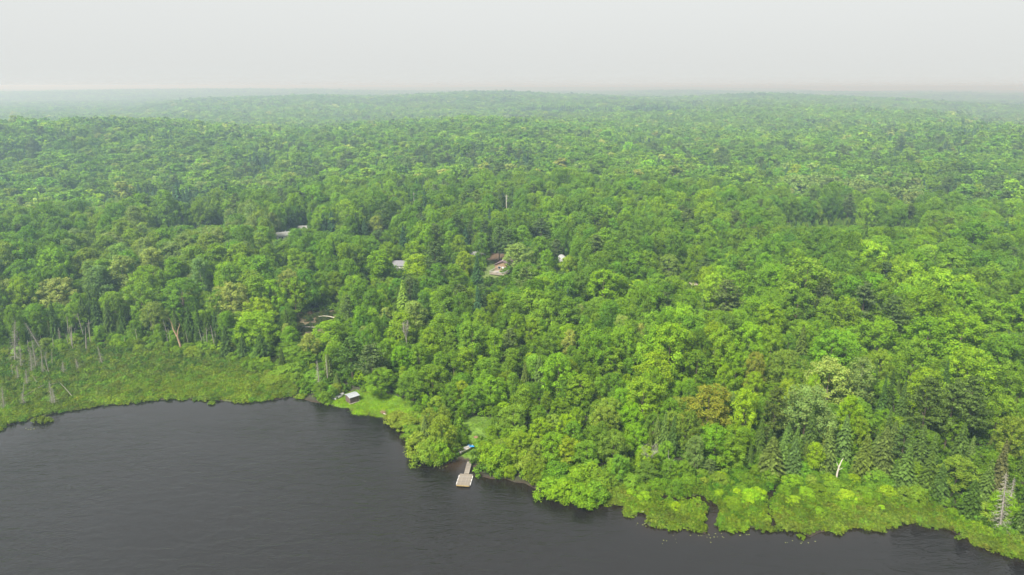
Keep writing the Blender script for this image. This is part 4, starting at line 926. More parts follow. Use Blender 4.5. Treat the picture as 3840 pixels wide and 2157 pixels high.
def plant(name, label, cat, polys, s, seed, sdmin, pick, tints, zs, thin=.0, sealen=14.0):
    A = np.vstack(polys); x, y = sparse(A[:, 0].min() - 4, A[:, 0].max() + 4, A[:, 1].min() - 4, A[:, 1].max() + 4, s, seed); rg = np.random.default_rng(seed + 1)
    k = np.zeros(len(x), bool)
    for Pg in polys: k |= inside(x + (fbm(x / 3, y / 3, 5) - .5) * 2, y + (fbm(x / 3, y / 3, 6) - .5) * 2, Pg)
    x, y = x[k], y[k]; sd = shore_sd(x, y); cdv = chan_dist(x, y); D = np.hypot(x, y)
    edge = sdmin + (fbm(x / 2.4, y / 2.4, 8) - .5) * 3.2
    k = ((sd > edge) | ((sd > -2.2) & (fbm(x / 1.1, y / 1.1, 18) > .80))) & (cdv > 1.0 + .5 * rg.random(len(x))) & (np.abs(np.arctan2(x, y)) < D2R(43)) & (fbm(x / 2.2, y / 2.2, 9) > thin)
    x, y, sd = x[k], y[k], sd[k]; n = len(x); z = np.maximum(height(x, y, sd), .0) - .06
    a = fbm(x / 7, y / 7, 12); b = fbm(x / 2.5, y / 2.5, 13); tt = np.array([T[q] if isinstance(q, str) else q for q in tints])
        # seaward plants are low yellow sweet gale, inland ones taller and greener
    sea = np.clip(sd / sealen, 0, 1)
    sel = np.clip((.45 * sea + .8 * (a - .28) + rg.normal(size=n) * .14) * len(tt), 0, len(tt) - 1).astype(int)
    ti = tt[sel] * (.55 + .9 * b[:, None]) * (1 + rg.normal(size=(n, 3)) * .06)
    sc_ = rg.uniform(.65, 1.25, n) * (.75 + .5 * b); szz = sc_ * (zs[0] + (zs[1] - zs[0]) * sea) * rg.uniform(.7, 1.3, n)
    ix = np.array(pick)[rg.integers(len(pick), size=n)]
    scatter(name, label, cat, np.stack([x, y, z], -1), np.stack([np.zeros(n), np.zeros(n), rg.uniform(0, 6.28, n)], -1), np.stack([sc_, sc_, szz], -1), ix, np.hstack([np.clip(ti, .004, 1), np.ones((n, 1))]), low)
    return n
MT = [(0.160, 0.240, 0.020), (0.128, 0.222, 0.020), (0.136, 0.200, 0.032), (0.094, 0.182, 0.022), (0.078, 0.160, 0.022)]
MTR = [(0.146, 0.215, 0.024), (0.146, 0.235, 0.016), (0.128, 0.220, 0.015), (0.100, 0.205, 0.015), (0.085, 0.185, 0.014)]
nm = [plant("left_marsh_plants", "low olive green bog shrubs matting the left marsh", "marsh plants", [MARSH_L], .78, 71, .1, [0, 1, 2, 3, 0, 1, 2, 3, 4], MT, (.7, 1.3), sealen=42.0),
      plant("right_marsh_plants", "low yellow green bog shrubs edging the right shore", "marsh plants", [MARSH_R], .62, 72, .05, [0, 1, 2, 3, 0, 1, 2, 3, 5], MTR, (.8, 1.3), sealen=12.0),
      plant("lawn_grass", "lush tall grass on the clearing round the shed", "grass", [LAWN_SHED], .50, 73, .1, [4, 5, 6], ['lime', 'bright', 'lime', 'bright'], (.6, .35)),
      plant("landing_grass", "short grass on the landing behind the boat", "grass", [LAWN_DOCK], .7, 74, 1.0, [4, 5, 6], ['leaf', 'mid', 'leaf', 'olive'], (.4, .45), thin=.36),
      plant("cut_brush", "brown and green brush on the cut slope", "brush", [BRUSH_CUT, BANK], 1.1, 75, 1, [0, 1, 2, 3], [(0.10, 0.085, 0.045), (0.06, 0.085, 0.025), (0.07, 0.10, 0.025), (0.045, 0.07, 0.02)], (1, 1), thin=.46),
      plant("gap_brush", "dark wet scrub in the openings of the forest", "brush", [GAP_EAST, GAP_WEST], 2.2, 76, 1, [0, 1, 2, 3], ['pine', 'mid', 'olive', 'dark'], (2, 3.5))]
# undergrowth over the whole near forest floor
x, y = jitter_grid(125, 400, 2.6, 81, 42); sd = shore_sd(x, y); k = sd > 1.2
for Pg in EXCL[:7] + EXCL[10:]: k &= ~inside(x, y, Pg)
x, y, sd = x[k], y[k], sd[k]; z = height(x, y, sd); n = len(x); rg = np.random.default_rng(82); b = fbm(x / 12, y / 12, 83)
s_ = rg.uniform(1.0, 2.2, n); ti = np.where((b > .5)[:, None], np.array(T['leaf']), np.array(T['mid'])) * rg.uniform(.55, 1.05, (n, 1))
scatter("undergrowth", "leafy undergrowth covering the forest floor", "undergrowth", np.stack([x, y, z - .1], -1), np.stack([np.zeros(n), np.zeros(n), rg.uniform(0, 6.28, n)], -1), np.stack([s_, s_, s_ * rg.uniform(.9, 1.6, n)], -1), rg.integers(4, size=n), np.hstack([ti, np.ones((n, 1))]), low)
# islet of bog shrubs
c = at_z(155, 1583); isl = empty("bog_islet", (c[0], c[1], 0)); tag(isl, "tiny round islet of yellow green shrubs off the left shore", "islet")
for dx, dy, s, q in ((0, 0, 1.5, 0), (1.3, .4, 1.2, 1), (-1.4, -.1, 1.2, 2), (2.4, .3, .8, 3), (-.6, .9, 1.1, 1), (.7, -.7, 1.0, 2)):
    o = bpy.data.objects.new("foliage", low[q]); col.objects.link(o); o.parent = isl; o.location = (dx, dy, -.05); o.scale = (s, s, s * 1.1); o["tint"] = [0.14, 0.20, 0.015, 1]
# lily pads
m = MB(); rg2 = random.Random(4)
for (u, v, ru, rv, n) in ((2650, 2010, 60, 22, 14), (2520, 2025, 70, 22, 7), (2780, 2005, 70, 14, 6), (1512, 1683, 22, 14, 8), (110, 1612, 30, 10, 10), (2410, 1968, 40, 16, 8), (3000, 2030, 60, 14, 8), (1670, 1752, 40, 6, 8)):
    for k in range(n):
        p = at_z(u + rg2.gauss(0, ru * .5), v + rg2.gauss(0, rv * .5), 0)
        if shore_sd(p[0], p[1])[0] > -.2: continue
        r = rg2.uniform(.06, .15); a0 = rg2.uniform(0, 6.28)
        m.slab([(p[0] + math.cos(a0 + a * .9) * r, p[1] + math.sin(a0 + a * .9) * r, .03 + .002 * (k % 5)) for a in range(7)], .01)
o = m.build("lily_pads", mat("lily_pad", (0.12, 0.15, 0.04), .5, noise=.2)); tag(o, "scattered yellow green lily pads floating off the marsh", "lily pads", kind='stuff')

# ------------------------------------------------------------------ dead trees
def snag_con(seed, H=12.0):
    rg = random.Random(seed); m = MB(); m.tube([(0, 0, -.4), (.03, 0, H * .4), (0, .04, H * .75), (0, 0, H)], [.17, .13, .08, .02], 6); b = MB()
    for k in range(95):
        t = .12 + .86 * k / 95; a = k * 2.4 + rg.uniform(-.4, .4); L = (1.9 * (1 - t) ** .75 + .18) * rg.uniform(.45, 1.1); z = H * t; d = rg.uniform(-.35, .05)
        o = Vector((math.cos(a), math.sin(a), 0)); p = Vector((0, 0, z)); e = p + o * L + Vector((0, 0, L * d)); mid = p + o * L * .5 + Vector((0, 0, L * d * .3))
        b.tube([p, mid, e], [.035, .022, .006], 3)
        for q in range(4):
            s = rg.uniform(.25, .95); p2 = p.lerp(e, s); sd = Vector((-o.y, o.x, 0)) * rg.choice((-1, 1)); b.tube([p2, p2 + (o * .5 + sd) * L * .28 + Vector((0, 0, -.08))], [.022, .008], 3)
    return m.mesh("trunk"), b.mesh("branches")
def snag_pole(seed, H=9.0):
    rg = random.Random(seed); m = MB(); x = rg.uniform(-.3, .3); m.tube([(0, 0, -.4), (x * .4, 0, H * .5), (x, .1, H)], [.16, .12, .05], 6); b = MB()
    for k in range(6):
        t = rg.uniform(.35, .97); a = rg.uniform(0, 6.28); L = rg.uniform(.3, 1.3); p = Vector((x * t, 0, H * t)); b.tube([p, p + Vector((math.cos(a) * L * .6, math.sin(a) * L * .6, L * .35)), p + Vector((math.cos(a) * L, math.sin(a) * L, L * .8))], [.04, .025, .008], 4)
    return m.mesh("trunk"), b.mesh("branches")
SC_ = [snag_con(900 + i) for i in range(4)]; SP_ = [snag_pole(920 + i) for i in range(4)]
for a, b in SC_ + SP_: a.materials.append(M['dead_wood']); b.materials.append(M['dead_wood'])
def put_snag(L, V, Hn, word, place):
    cnt = 0
    for i, (ub, vb, ut, vt, lab) in enumerate(L):
        p = ground_at(ub, vb); d = ray(ut, vt); s = p[1] / d[1]; top = np.array([d[0] * s, p[1], CAM_Z + d[2] * s])
        ax = Vector(top - p); H = ax.length
        root = empty("dead_tree", (p[0], p[1], p[2])); root.rotation_mode = 'QUATERNION'; q = ax.normalized().to_track_quat('Z', 'Y')
        root.rotation_quaternion = q @ Vector((0, 0, 1)).rotation_difference(Vector((0, 0, 1))); k = H / Hn; kw = min(1.4, max(.68, k * 1.05)); root.scale = (kw, kw, k)
        for me, nm in zip(V[i % len(V)], ("trunk", "branches")):
            o = bpy.data.objects.new(nm, me); col.objects.link(o); o.parent = root
        if not lab:
            cnt += 1
            side = 'left marsh' if ub < 480 else ('left forest edge' if ub < 1300 else 'right shore woods')
            lab = ('grey dead %s, ' % word) + ordinal(cnt) + ' of its sort from the left, ' + side
        tag(root, lab, 'dead tree', 'dead trees in the marsh and woods')
key = lambda s: s[0]
put_snag(sorted(SNAG_CON, key=key), SC_, 12.0, 'twiggy conifer', 0); put_snag(sorted(SNAG_POLE, key=key), SP_, 9.0, 'bare pole trunk', 0)
def custom_dead(name, u, v, lab, tubes, m, sc_=1.0):
    p = ground_at(u, v); root = empty(name, tuple(p)); tag(root, lab, 'dead tree', 'dead trees in the marsh and woods'); t = MB(); t.tube(*tubes[0]); t.build("trunk", m, root)
    for tb in tubes[1:]: MB().tube(*tb).build("branch", m, root)
    root.scale = (sc_,) * 3; return root
custom_dead("dead_tree", 682, 1318, "brown two armed dead trunk in front of the left forest", [([(0, 0, -.5), (-.3, 0, 2.5), (-.9, 0, 5.5)], [.42, .36, .30], 7), ([(-.9, 0, 5.3), (-2.0, 0, 8.3), (-2.2, 0, 10.5), (-3.0, 0, 12.6)], [.28, .2, .1, .03], 6), ([(-.9, 0, 5.3), (-.5, .2, 7.6), (.5, .3, 9.8), (.3, .2, 10.6)], [.26, .18, .09, .03], 6)], M['brown_wood'], .92)
custom_dead("dead_tree", 3133, 1812, "white broken forked stump rising from the right marsh", [([(0, 0, -.4), (.05, 0, 2.0), (.25, 0, 3.8)], [.24, .2, .16], 7), ([(.25, 0, 3.7), (.6, 0, 5.2), (.95, 0, 6.0)], [.16, .12, .05], 6), ([(.2, 0, 3.6), (-.3, 0, 4.6), (-.5, 0, 5.0)], [.12, .08, .03], 5), ([(.2, 0, 2.9), (.9, 0, 3.3), (1.3, .1, 3.5)], [.08, .05, .02], 5)], M['pale_log'], .95)
custom_dead("dead_tree", 2508, 1806, "bare thin dead tree with upturned arms at the marsh edge", [([(0, 0, -.4), (.05, 0, 2.5), (.0, 0, 4.6)], [.16, .13, .10], 6), ([(0, 0, 4.4), (-.5, 0, 5.6), (-.6, 0, 7.4)], [.1, .06, .02], 5), ([(0, 0, 4.0), (.7, .1, 4.6), (1.1, .1, 5.2)], [.07, .04, .02], 5), ([(0, 0, 3.6), (-.9, 0, 3.9), (-1.3, 0, 4.4)], [.06, .04, .02], 5)], M['dead_wood'])
def bare_crown(name, u, vtop, H, W, lab, seed):
    p = ground_at(u, vtop, H); root = empty(name, tuple(p)); tag(root, lab, 'dead tree', 'dead trees in the marsh and woods'); rg = random.Random(seed)
    MB().tube([(0, 0, -.4), (.1, 0, H * .35), (0, .1, H * .62)], [.2, .16, .1], 6).build("trunk", M['dead_wood'], root); b = MB()
    for k in range(26):
        a = k * 2.4; t = .45 + .2 * rg.random(); pz = Vector((0, .05, H * t)); L = W / 2 * rg.uniform(.6, 1.05); e = pz + Vector((math.cos(a) * L, math.sin(a) * L, (H - H * t) * rg.uniform(.5, 1))); mid = pz.lerp(e, .5) + Vector((rg.uniform(-.3, .3), rg.uniform(-.3, .3), .25)); b.tube([pz, mid, e], [.06, .04, .012], 4)
        for q in range(5):
            s = rg.uniform(.4, 1); p2 = mid.lerp(e, s); b.tube([p2, p2 + Vector((rg.uniform(-1, 1), rg.uniform(-1, 1), rg.uniform(0, 1.1))) * .8], [.022, .006], 3)
    b.build("branches", M['dead_wood'], root)
bare_crown("dead_tree", 2674, 1293, 11, 6, "leafless grey crown among the right slope maples", 3); bare_crown("dead_tree", 2438, 1680, 8, 4, "leafless grey crown of fine twigs by the right marsh", 4); bare_crown("dead_tree", 1660, 1002, 11, 3.5, "tan leafless broom of branches below the grey garage", 5); bare_crown("dead_tree", 1520, 1205, 12, 2.4, "thin bare branches leaning over the centre left slope", 6)

# fallen logs
def log(u0, v0, u1, v1, r, lab, m, bow=.25, lift=.5):
    a = ground_at(u0, v0); b = ground_at(u1, v1); a = Vector(a) + Vector((0, 0, lift)); b = Vector(b) + Vector((0, 0, lift)); mid = a.lerp(b, .5) + Vector((0, 0, bow)); c = a
    o = MB().tube([(0, 0, 0), tuple((a.lerp(b, .25) - c) + Vector((0, 0, bow * .8))), tuple(mid - c), tuple((a.lerp(b, .75) - c) + Vector((0, 0, bow * .75))), tuple(b - c)], [r * .45, r * .7, r, r * 1.1, r * 1.2], 7).build("fallen_log", m); o.location = a; tag(o, lab, 'log', 'fallen logs'); return o
log(1196, 1197, 1268, 1209, .13, "curved white birch log lying on the cut slope", M['pale_log'], .6, 1.0); log(1130, 1235, 1184, 1240, .15, "thin grey log below the curved white one", M['dead_wood'], .1, .8); log(88, 1502, 168, 1457, .07, "long leaning log crossing the left marsh", M['dead_wood'], .15, .9); log(178, 1454, 225, 1447, .06, "short pale log beside the white dead trunk", M['dead_wood'], .1, .7); log(224, 1447, 272, 1500, .05, "thin grey pole lying toward the left shore", M['dead_wood'], .2, .9)
# uprooted stump with its log at the lawn shore
p = ground_at(1440, 1556); root = empty("uprooted_stump", tuple(p)); tag(root, "tangled brown root wad with a pale log at the lawn shore", "stump"); rr = random.Random(8); b = MB()
for k in range(90):
    a = rr.uniform(0, 6.28); e = rr.uniform(-.1, 1.4); L = rr.uniform(.5, 1.5); q = Vector((math.cos(a) * math.cos(e), math.sin(a) * math.cos(e) * .6, abs(math.sin(e)))) * L; b.tube([(q * .15), q * .6 + Vector((rr.uniform(-.15, .15),) * 3), q], [.05, .035, .01], 4)
b.build("roots", M['brown_wood'], root); MB().tube([(0, -.3, .25), (1.0, -1.2, .35), (2.1, -2.2, .12)], [.12, .11, .08], 6).build("log", M['pale_log'], root)

# ------------------------------------------------------------------ dock
def frame_axes(a, b): d = Vector(b) - Vector(a); L = d.length; return d / L, L
zt = .42
TL, TR = Vector(at_z(1725, 1777, zt)), Vector(at_z(1773, 1779, zt)); BL, BR = Vector(at_z(1711, 1819, zt)), Vector(at_z(1760, 1822, zt))
c = (TL + TR + BL + BR) / 4; ax = ((TL + TR) / 2 - (BL + BR) / 2); Ly = ax.length; rz = math.atan2(-ax.x, ax.y); Lx = ((TR - TL).length + (BR - BL).length) / 2
g0 = Vector(at_z(1761, 1734, zt)); g1 = Vector(at_z(1749, 1778, zt)); gax = g0 - g1; Lg = gax.length
dock = empty("dock", (c.x, c.y, 0), rz); tag(dock, "grey plank dock platform with a narrow gangway to the shore", "dock")
Rm = Matrix.Rotation(-rz, 4, 'Z'); to = lambda p: Rm @ (Vector(p) - Vector((c.x, c.y, 0)))
pk = MB().box((0, 0, 0), (Lx - .06, .135, .035)).mesh("plank"); n = int(Ly / .152); greys = []
for i in range(4): mm_ = mat("dock_wood_%d" % i, [(0.175, 0.155, 0.13), (0.145, 0.13, 0.11), (0.195, 0.175, 0.147), (0.165, 0.14, 0.107)][i], .85, noise=.25, scale=4); greys.append(mm_)
pks = []
for g in greys: q = pk.copy(); q.materials.append(g); pks.append(q)
rr = random.Random(3)
for i in range(n):
    o = bpy.data.objects.new("plank", rr.choice(pks)); col.objects.link(o); o.parent = dock; o.location = (rr.uniform(-.02, .02), -Ly / 2 + (i + .5) * Ly / n, zt - .02 + rr.uniform(-.004, .004)); o.rotation_euler = (0, 0, rr.uniform(-.004, .004))
for sx in (-1, 1): MB().box((0, 0, 0), (.05, Ly, .2)).build("side_beam", M['dock_wood'], dock).location = (sx * (Lx / 2 - .02), 0, zt - .15)
MB().box((0, -Ly / 2 - .04, zt - .11), (Lx, .05, .2)).build("front_fascia", M['dock_edge'], dock)
MB().box((0, Ly / 2 + .01, zt - .11), (Lx, .05, .2)).build("rear_fascia", M['dock_wood'], dock)
for sx in (-1, 1):
    for yy_ in (-.27, .02, .3):
        MB().box((0, 0, 0), (.16, Ly * .2, .30)).build("float", M['dock_float'], dock).location = (sx * (Lx / 2 + .09), Ly * yy_, .2)
ga = to(g0); gb = to(g1); gd = (ga - gb); gl = gd.length; grz = math.atan2(-gd.x, gd.y); gw = 1.15
gp = MB().box((0, 0, 0), (gw, .135, .035)).mesh("plank"); gps = []
for g in greys: q = gp.copy(); q.materials.append(g); gps.append(q)
gang = empty("gangway", (0, 0, 0)); gang.parent = dock; gang.location = (gb.x, gb.y, 0); gang.rotation_euler = (0, 0, grz)
ng = int(gl / .152)
for i in range(ng):
    o = bpy.data.objects.new("plank", rr.choice(gps)); col.objects.link(o); o.parent = gang; o.location = (rr.uniform(-.03, .03), .08 + (i + .5) * gl / ng, zt + .02 + .1 * i / ng)
for sx in (-1, 1): MB().box((0, gl / 2 + .08, zt - .08), (.06, gl, .14)).build("stringer", M['dock_wood'], gang).location = (sx * (gw / 2 - .08), 0, 0)
for sx in (-1, 1):
    for yy_ in (.35, .8): MB().tube([(0, 0, -1.2), (0, 0, zt - .02)], [.05, .05], 6).build("post", M['dock_wood'], gang).location = (sx * (gw / 2 - .12), gl * yy_, 0)

# ------------------------------------------------------------------ boats
def hull_mesh(L, B, Hh, bow=.45, th=.03, transom=.82):
    m = MB(); n = 15; K = 9; rows = {0: [], 1: []}
    for s in (0, 1):
        for i in range(n):
            t = i / (n - 1); x = -L / 2 + L * t; wv = B / 2 * (1 - ((t - bow) / (1 - bow)) ** 2.4 if t > bow else transom + (1 - transom) * (t / bow)); wv = max(.02, wv); sheer = Hh * (1 + .25 * max(0, t - .5)); keel = Hh * .55 * max(0, (t - .75) / .25) ** 2; row = []
            for j in range(K):
                a = -1 + 2 * j / (K - 1); px = abs(a); y = wv * math.copysign(min(1, px * 1.28) if px < .78 else 1.0, a) * (1 if px > .6 else .95); z = keel + (sheer - keel) * (0 if px < .55 else ((px - .55) / .45) ** 1.05) + .03 * px
                if s: y *= max(0, 1 - th / wv) if wv > th else .3; z += th * (1 if px < .9 else 0)
                m.v.append((x + (th * (1 if i == 0 else (-1 if i == n - 1 else 0)) if s else 0), y, z)); row.append(len(m.v) - 1)
            rows[s].append(row)
    for i in range(n - 1):
        for j in range(K - 1):
            a, b, c_, d = rows[0][i][j], rows[0][i][j + 1], rows[0][i + 1][j + 1], rows[0][i + 1][j]; m.f.append((a, d, c_, b)); a, b, c_, d = rows[1][i][j], rows[1][i][j + 1], rows[1][i + 1][j + 1], rows[1][i + 1][j]; m.f.append((a, b, c_, d))
        for j in (0, K - 1): a, b, c_, d = rows[0][i][j], rows[0][i + 1][j], rows[1][i + 1][j], rows[1][i][j]; m.f.append((a, b, c_, d))
    m.f.append(tuple(rows[0][0])); m.f.append(tuple(reversed(rows[1][0])))
    return m
def boat(name, u, v, ang, L, B, Hh, lab, hullm, innerm, z=.12):
    p = ground_at(u, v); root = empty(name, (p[0], p[1], max(p[2], 0) + z), ang); tag(root, lab, 'boat')
    hull_mesh(L, B, Hh).build("hull", hullm, root, True)
    for t in (-.32, -.02, .24): MB().box((L * t, 0, Hh * .72), (.26, B * .86 if t < .1 else B * .72, .035)).build("bench", innerm, root)
    for s in (-1, 1): MB().tube([(-L / 2 + L * k / 10, s * (B / 2 * (1 - ((k / 10 - .45) / .55) ** 2.4 if k > 4.5 else .82 + .18 * (k / 4.5)) if k < 10 else .03), Hh * (1 + .25 * max(0, k / 10 - .5)) + .035) for k in range(11)], [.028] * 11, 5).build("gunwale", hullm, root)
    return root
b1 = boat("rowing_boat", 1749, 1698, D2R(222), 4.3, 1.45, .58, "pale aluminium rowing boat pulled up on the grass by the dock", M['boat_alu'], M['boat_grey']); b1.rotation_euler = (D2R(-4), 0, D2R(44))
MB().box((-2.25, 0, .72), (.32, .28, .34)).build("motor_cowl", M['dark'], b1); MB().tube([(-2.28, 0, .6), (-2.32, 0, -.05)], [.07, .05], 6).build("motor_leg", M['boat_grey'], b1)
# blue kayak propped behind it
p = ground_at(1766, 1684); ky = empty("kayak", (p[0], p[1], p[2] + .5), D2R(-42)); ky.rotation_euler = (D2R(12), D2R(-14), D2R(-48)); tag(ky, "bright blue kayak lying behind the aluminium boat", "boat")
m = MB(); kn = [(-1.45, .02), (-1.2, .16), (-.7, .29), (0, .35), (.7, .29), (1.2, .16), (1.45, .02)]; prev = None
for x_, r_ in kn:
    row = []
    for j in range(10): a = 6.2832 * j / 10; m.v.append((x_, math.cos(a) * r_, math.sin(a) * r_ * .5 + .1 * (x_ / 1.45) ** 2)); row.append(len(m.v) - 1)
    if prev:
        for j in range(10): m.f.append((prev[j], row[j], row[(j + 1) % 10], prev[(j + 1) % 10]))
    prev = row
m.build("hull", M['blue'], ky, True); k_ = MB().tube([(.38 * math.cos(a * .524), .22 * math.sin(a * .524), .18) for a in range(13)], [.025] * 13, 5).build("cockpit_rim", M['dark'], ky); MB().box((-.18, 0, .2), (.08, .36, .22)).build("seat", M['dark'], ky)
# upturned boat by the shed
p = ground_at(1272, 1489); ub = empty("upturned_boat", (p[0], p[1], p[2] + .62)); ub.rotation_euler = (math.pi, 0, D2R(62)); tag(ub, "upturned grey white boat lying on the grass left of the shed", "boat")
hull_mesh(4.4, 1.5, .5, transom=.9).build("hull", M['white_paint'], ub, True)
for s in (-.3, 0, .3): MB().box((-.3, s, -.02), (3.0, .05, .03)).build("keel_strip", M['grey_paint'], ub)
# white float board among the marsh plants
p = at_z(2419, 1916, .45); fb = empty("white_board", (p[0], p[1], .42), D2R(4)); tag(fb, "small white board lying on the plants at the marsh edge", "board"); MB().box((0, 0, 0), (1.5, .62, .12)).build("deck", M['white_paint'], fb); MB().box((0, -.2, .08), (1.3, .06, .05)).build("rail", M['white_paint'], fb)

# ------------------------------------------------------------------ shed on the lawn
def gable(root, L, W, Hw, rise, wallm, roofm, over=.25, th=.08, boards=0, boardm=None):
    """walls L (x) by W (y), ridge along x"""
    m = MB()
    for s in (-1, 1): m.box((0, s * (W / 2 - .05), Hw / 2), (L, .1, Hw))
    wl = m.build("wall", wallm, root)
    for s in (-1, 1):
        e = MB().slab([(s * (L / 2 - .052), -W / 2 + .1, 0), (s * (L / 2 - .052), W / 2 - .1, 0), (s * (L / 2 - .052), W / 2 - .1, Hw), (s * (L / 2 - .052), 0, Hw + rise - .02), (s * (L / 2 - .052), -W / 2 + .1, Hw)], .08 * s).build("gable_wall", wallm, root)
    o2 = over; sl = rise / (W / 2)
    for s in (-1, 1):
        MB().slab([(-L / 2 - o2, 0, Hw + rise + th), (L / 2 + o2, 0, Hw + rise + th), (L / 2 + o2, s * (W / 2 + o2), Hw - sl * o2 + th), (-L / 2 - o2, s * (W / 2 + o2), Hw - sl * o2 + th)], th).build("roof", roofm, root)
    MB().box((0, 0, Hw + rise + th + .01), (L + 2 * o2 + .02, .22, .05)).build("ridge_cap", roofm, root)
p = ground_at(1322, 1507); shed = empty("lake_shed", (p[0], p[1], p[2] - .05), D2R(40)); tag(shed, "small dark brown wooden shed with pale tin roof on the shore lawn", "shed")
sw = 2.7; bd = MB().box((0, 0, 0), (.205, .04, 1.9)).mesh("board"); bms = []
for g in ((0.105, 0.075, 0.062), (0.085, 0.062, 0.052), (0.13, 0.092, 0.076)): q = bd.copy(); q.materials.append(mat("shed_board", g, .9, noise=.35, scale=5)); bms.append(q)
MB().box((0, 0, .95), (sw - .1, sw - .1, 1.88)).build("wall_core", M['shed_wood'], shed)
for side in range(4):
    for i in range(13):
        t = -sw / 2 + .105 + i * (sw - .21) / 12; o = bpy.data.objects.new("board", rr.choice(bms)); col.objects.link(o); o.parent = shed; a = side * math.pi / 2; o.location = (math.cos(a) * t - math.sin(a) * (-sw / 2 + .02) * 1, math.sin(a) * t + math.cos(a) * (-sw / 2 + .02), .97 + rr.uniform(-.02, .02)); o.rotation_euler = (0, 0, a)
for s in (-1, 1):
    MB().slab([(-sw / 2 - .25, 0, 2.30), (sw / 2 + .25, 0, 2.30), (sw / 2 + .25, s * (sw / 2 + .25), 1.96), (-sw / 2 - .25, s * (sw / 2 + .25), 1.96)], .05).build("roof", M['shed_roof'], shed)
MB().box((0, -sw / 2 - .12, .12), (sw + .5, .14, .1)).build("sill_beam", M['pale_log'], shed); MB().box((sw / 2 + .1, -sw / 2 + .2, .45), (.1, .4, .5)).build("door_step", M['pale_log'], shed)

# ------------------------------------------------------------------ cottage with mauve roof and deck
cdir = Vector((.42, 1.0, 0)).normalized(); crz = math.atan2(-cdir.x, cdir.y) + math.pi / 2
cp = Vector(ground_at(1885, 1024)); cot = empty("cottage", (cp.x + 2.0, cp.y + 6.0, cp.z - .1), math.atan2(cdir.y, cdir.x)); tag(cot, "cottage with mauve steel roof and weathered railed deck in a clearing", "cottage")
gable(cot, 10, 7.4, 2.9, 1.7, M['log_wall'], M['mauve'], over=.45)
for x_, y_, h_ in ((-1.4, 1.7, .6), (-2.6, .7, .55)):
    zr = 2.9 + 1.7 * (1 - abs(y_) / 3.7) + .08; q = MB().tube([(x_, y_, zr - .1), (x_, y_, zr + h_)], [.13, .13], 8).build("vent_pipe", M['white_paint'], cot); MB().tube([(x_, y_, zr + h_), (x_, y_, zr + h_ + .14)], [.2, .2], 8).build("cap", M['dark'], q)
for y_ in (-1.6, 1.6): q = MB().box((-5.03, y_, 1.7), (.06, 1.3, 1.2)).build("window", M['white_paint'], cot); MB().box((-5.07, y_, 1.7), (.04, 1.1, 1.0)).build("pane", M['glass'], q)
q = MB().box((-5.03, 0, 1.15), (.06, .95, 2.1)).build("door", M['white_paint'], cot)
for x_ in (-2, 2): q = MB().box((x_, 3.72, 1.7), (1.3, .06, 1.1)).build("window", M['white_paint'], cot); MB().box((x_, 3.76, 1.7), (1.1, .04, .9)).build("pane", M['glass'], q)
dk = empty("deck", (0, 0, 0)); dk.parent = cot; db = MB().box((0, 0, 0), (6.4, .19, .05)).mesh("plank"); db.materials.append(M['dock_wood'])
for i in range(32): o = bpy.data.objects.new("plank", db); col.objects.link(o); o.parent = dk; o.location = (-8.3, -3.2 + i * .2, .62)
for x_, y_, lx_, ly_ in ((-8.3, -3.3, 6.4, .08), (-8.3, 3.25, 6.4, .08), (-11.5, 0, .08, 6.6)):
    MB().box((x_, y_, 1.55), (lx_ + .06, ly_ + .06, .07)).build("rail", M['dock_float'], dk); MB().box((x_, y_, .45), (lx_, ly_, .3)).build("skirt", M['dock_wood'], dk)
bal = MB().box((0, 0, 0), (.05, .05, .86)).mesh("baluster"); bal.materials.append(M['dock_wood'])
for k in range(22):
    for y_ in (-3.3, 3.25): o = bpy.data.objects.new("baluster", bal); col.objects.link(o); o.parent = dk; o.location = (-11.4 + k * .295, y_, 1.08)
    o = bpy.data.objects.new("baluster", bal); col.objects.link(o); o.parent = dk; o.location = (-11.5, -3.2 + k * .3, 1.08)
MB().box((-9.5, .6, 1.02), (1.6, .9, .06)).build("table_top", M['grey_paint'], dk)

# other buildings seen between the trees
def windows(root, L, W, pts, axis=-1):
    for x_, z_ in pts: q = MB().box((x_, axis * (W / 2 + .02), z_), (1.0, .06, 1.1)).build("window", M['dark'], root); MB().box((x_, axis * (W / 2 + .06), z_), (.84, .04, .94)).build("pane", M['glass'], q)
ga_ = empty("garage", (P_GAR[0] - .5, P_GAR[1] + 2, P_GAR[2]), D2R(4)); tag(ga_, "grey roofed garage glimpsed between tall aspens", "garage"); gable(ga_, 6, 6, 2.5, 1.6, M['grey_paint'], M['grey_roof']); q = MB().box((0, -3.03, 1.1), (2.6, .06, 2.1)).build("door", M['white_paint'], ga_); MB().box((-1.5, -4.6, 1.0), (.12, .12, 2.0)).build("post", M['white_paint'], ga_); MB().box((0, -4.6, 2.05), (4, .14, .14)).build("beam", M['white_paint'], ga_)
hu = empty("garden_hut", (P_HUT[0] + .5, P_HUT[1] + 2, P_HUT[2]), D2R(35)); tag(hu, "small pale roofed hut behind the dark cottage spruce", "hut"); gable(hu, 5, 4, 2.6, 1.1, M['grey_paint'], M['pale_roof']); windows(hu, 5, 4, [(-1, 1.5)])
ws = empty("white_shed", (P_WSH[0] + .6, P_WSH[1] + 1.5, P_WSH[2]), D2R(12)); tag(ws, "white barrel roofed fabric shed beside the yellow green tree", "shed")
m = MB(); prof = [(-1.7, 0), (-1.7, 1.5), (-1.45, 2.3), (-.8, 2.9), (0, 3.1), (.8, 2.9), (1.45, 2.3), (1.7, 1.5), (1.7, 0)]
for y_ in (-2.6, 2.6): m.v += [(a, y_, b) for a, b in prof]
for i in range(8): m.f.append((i, i + 9, i + 10, i + 1))
m.build("cover", M['cover'], ws)
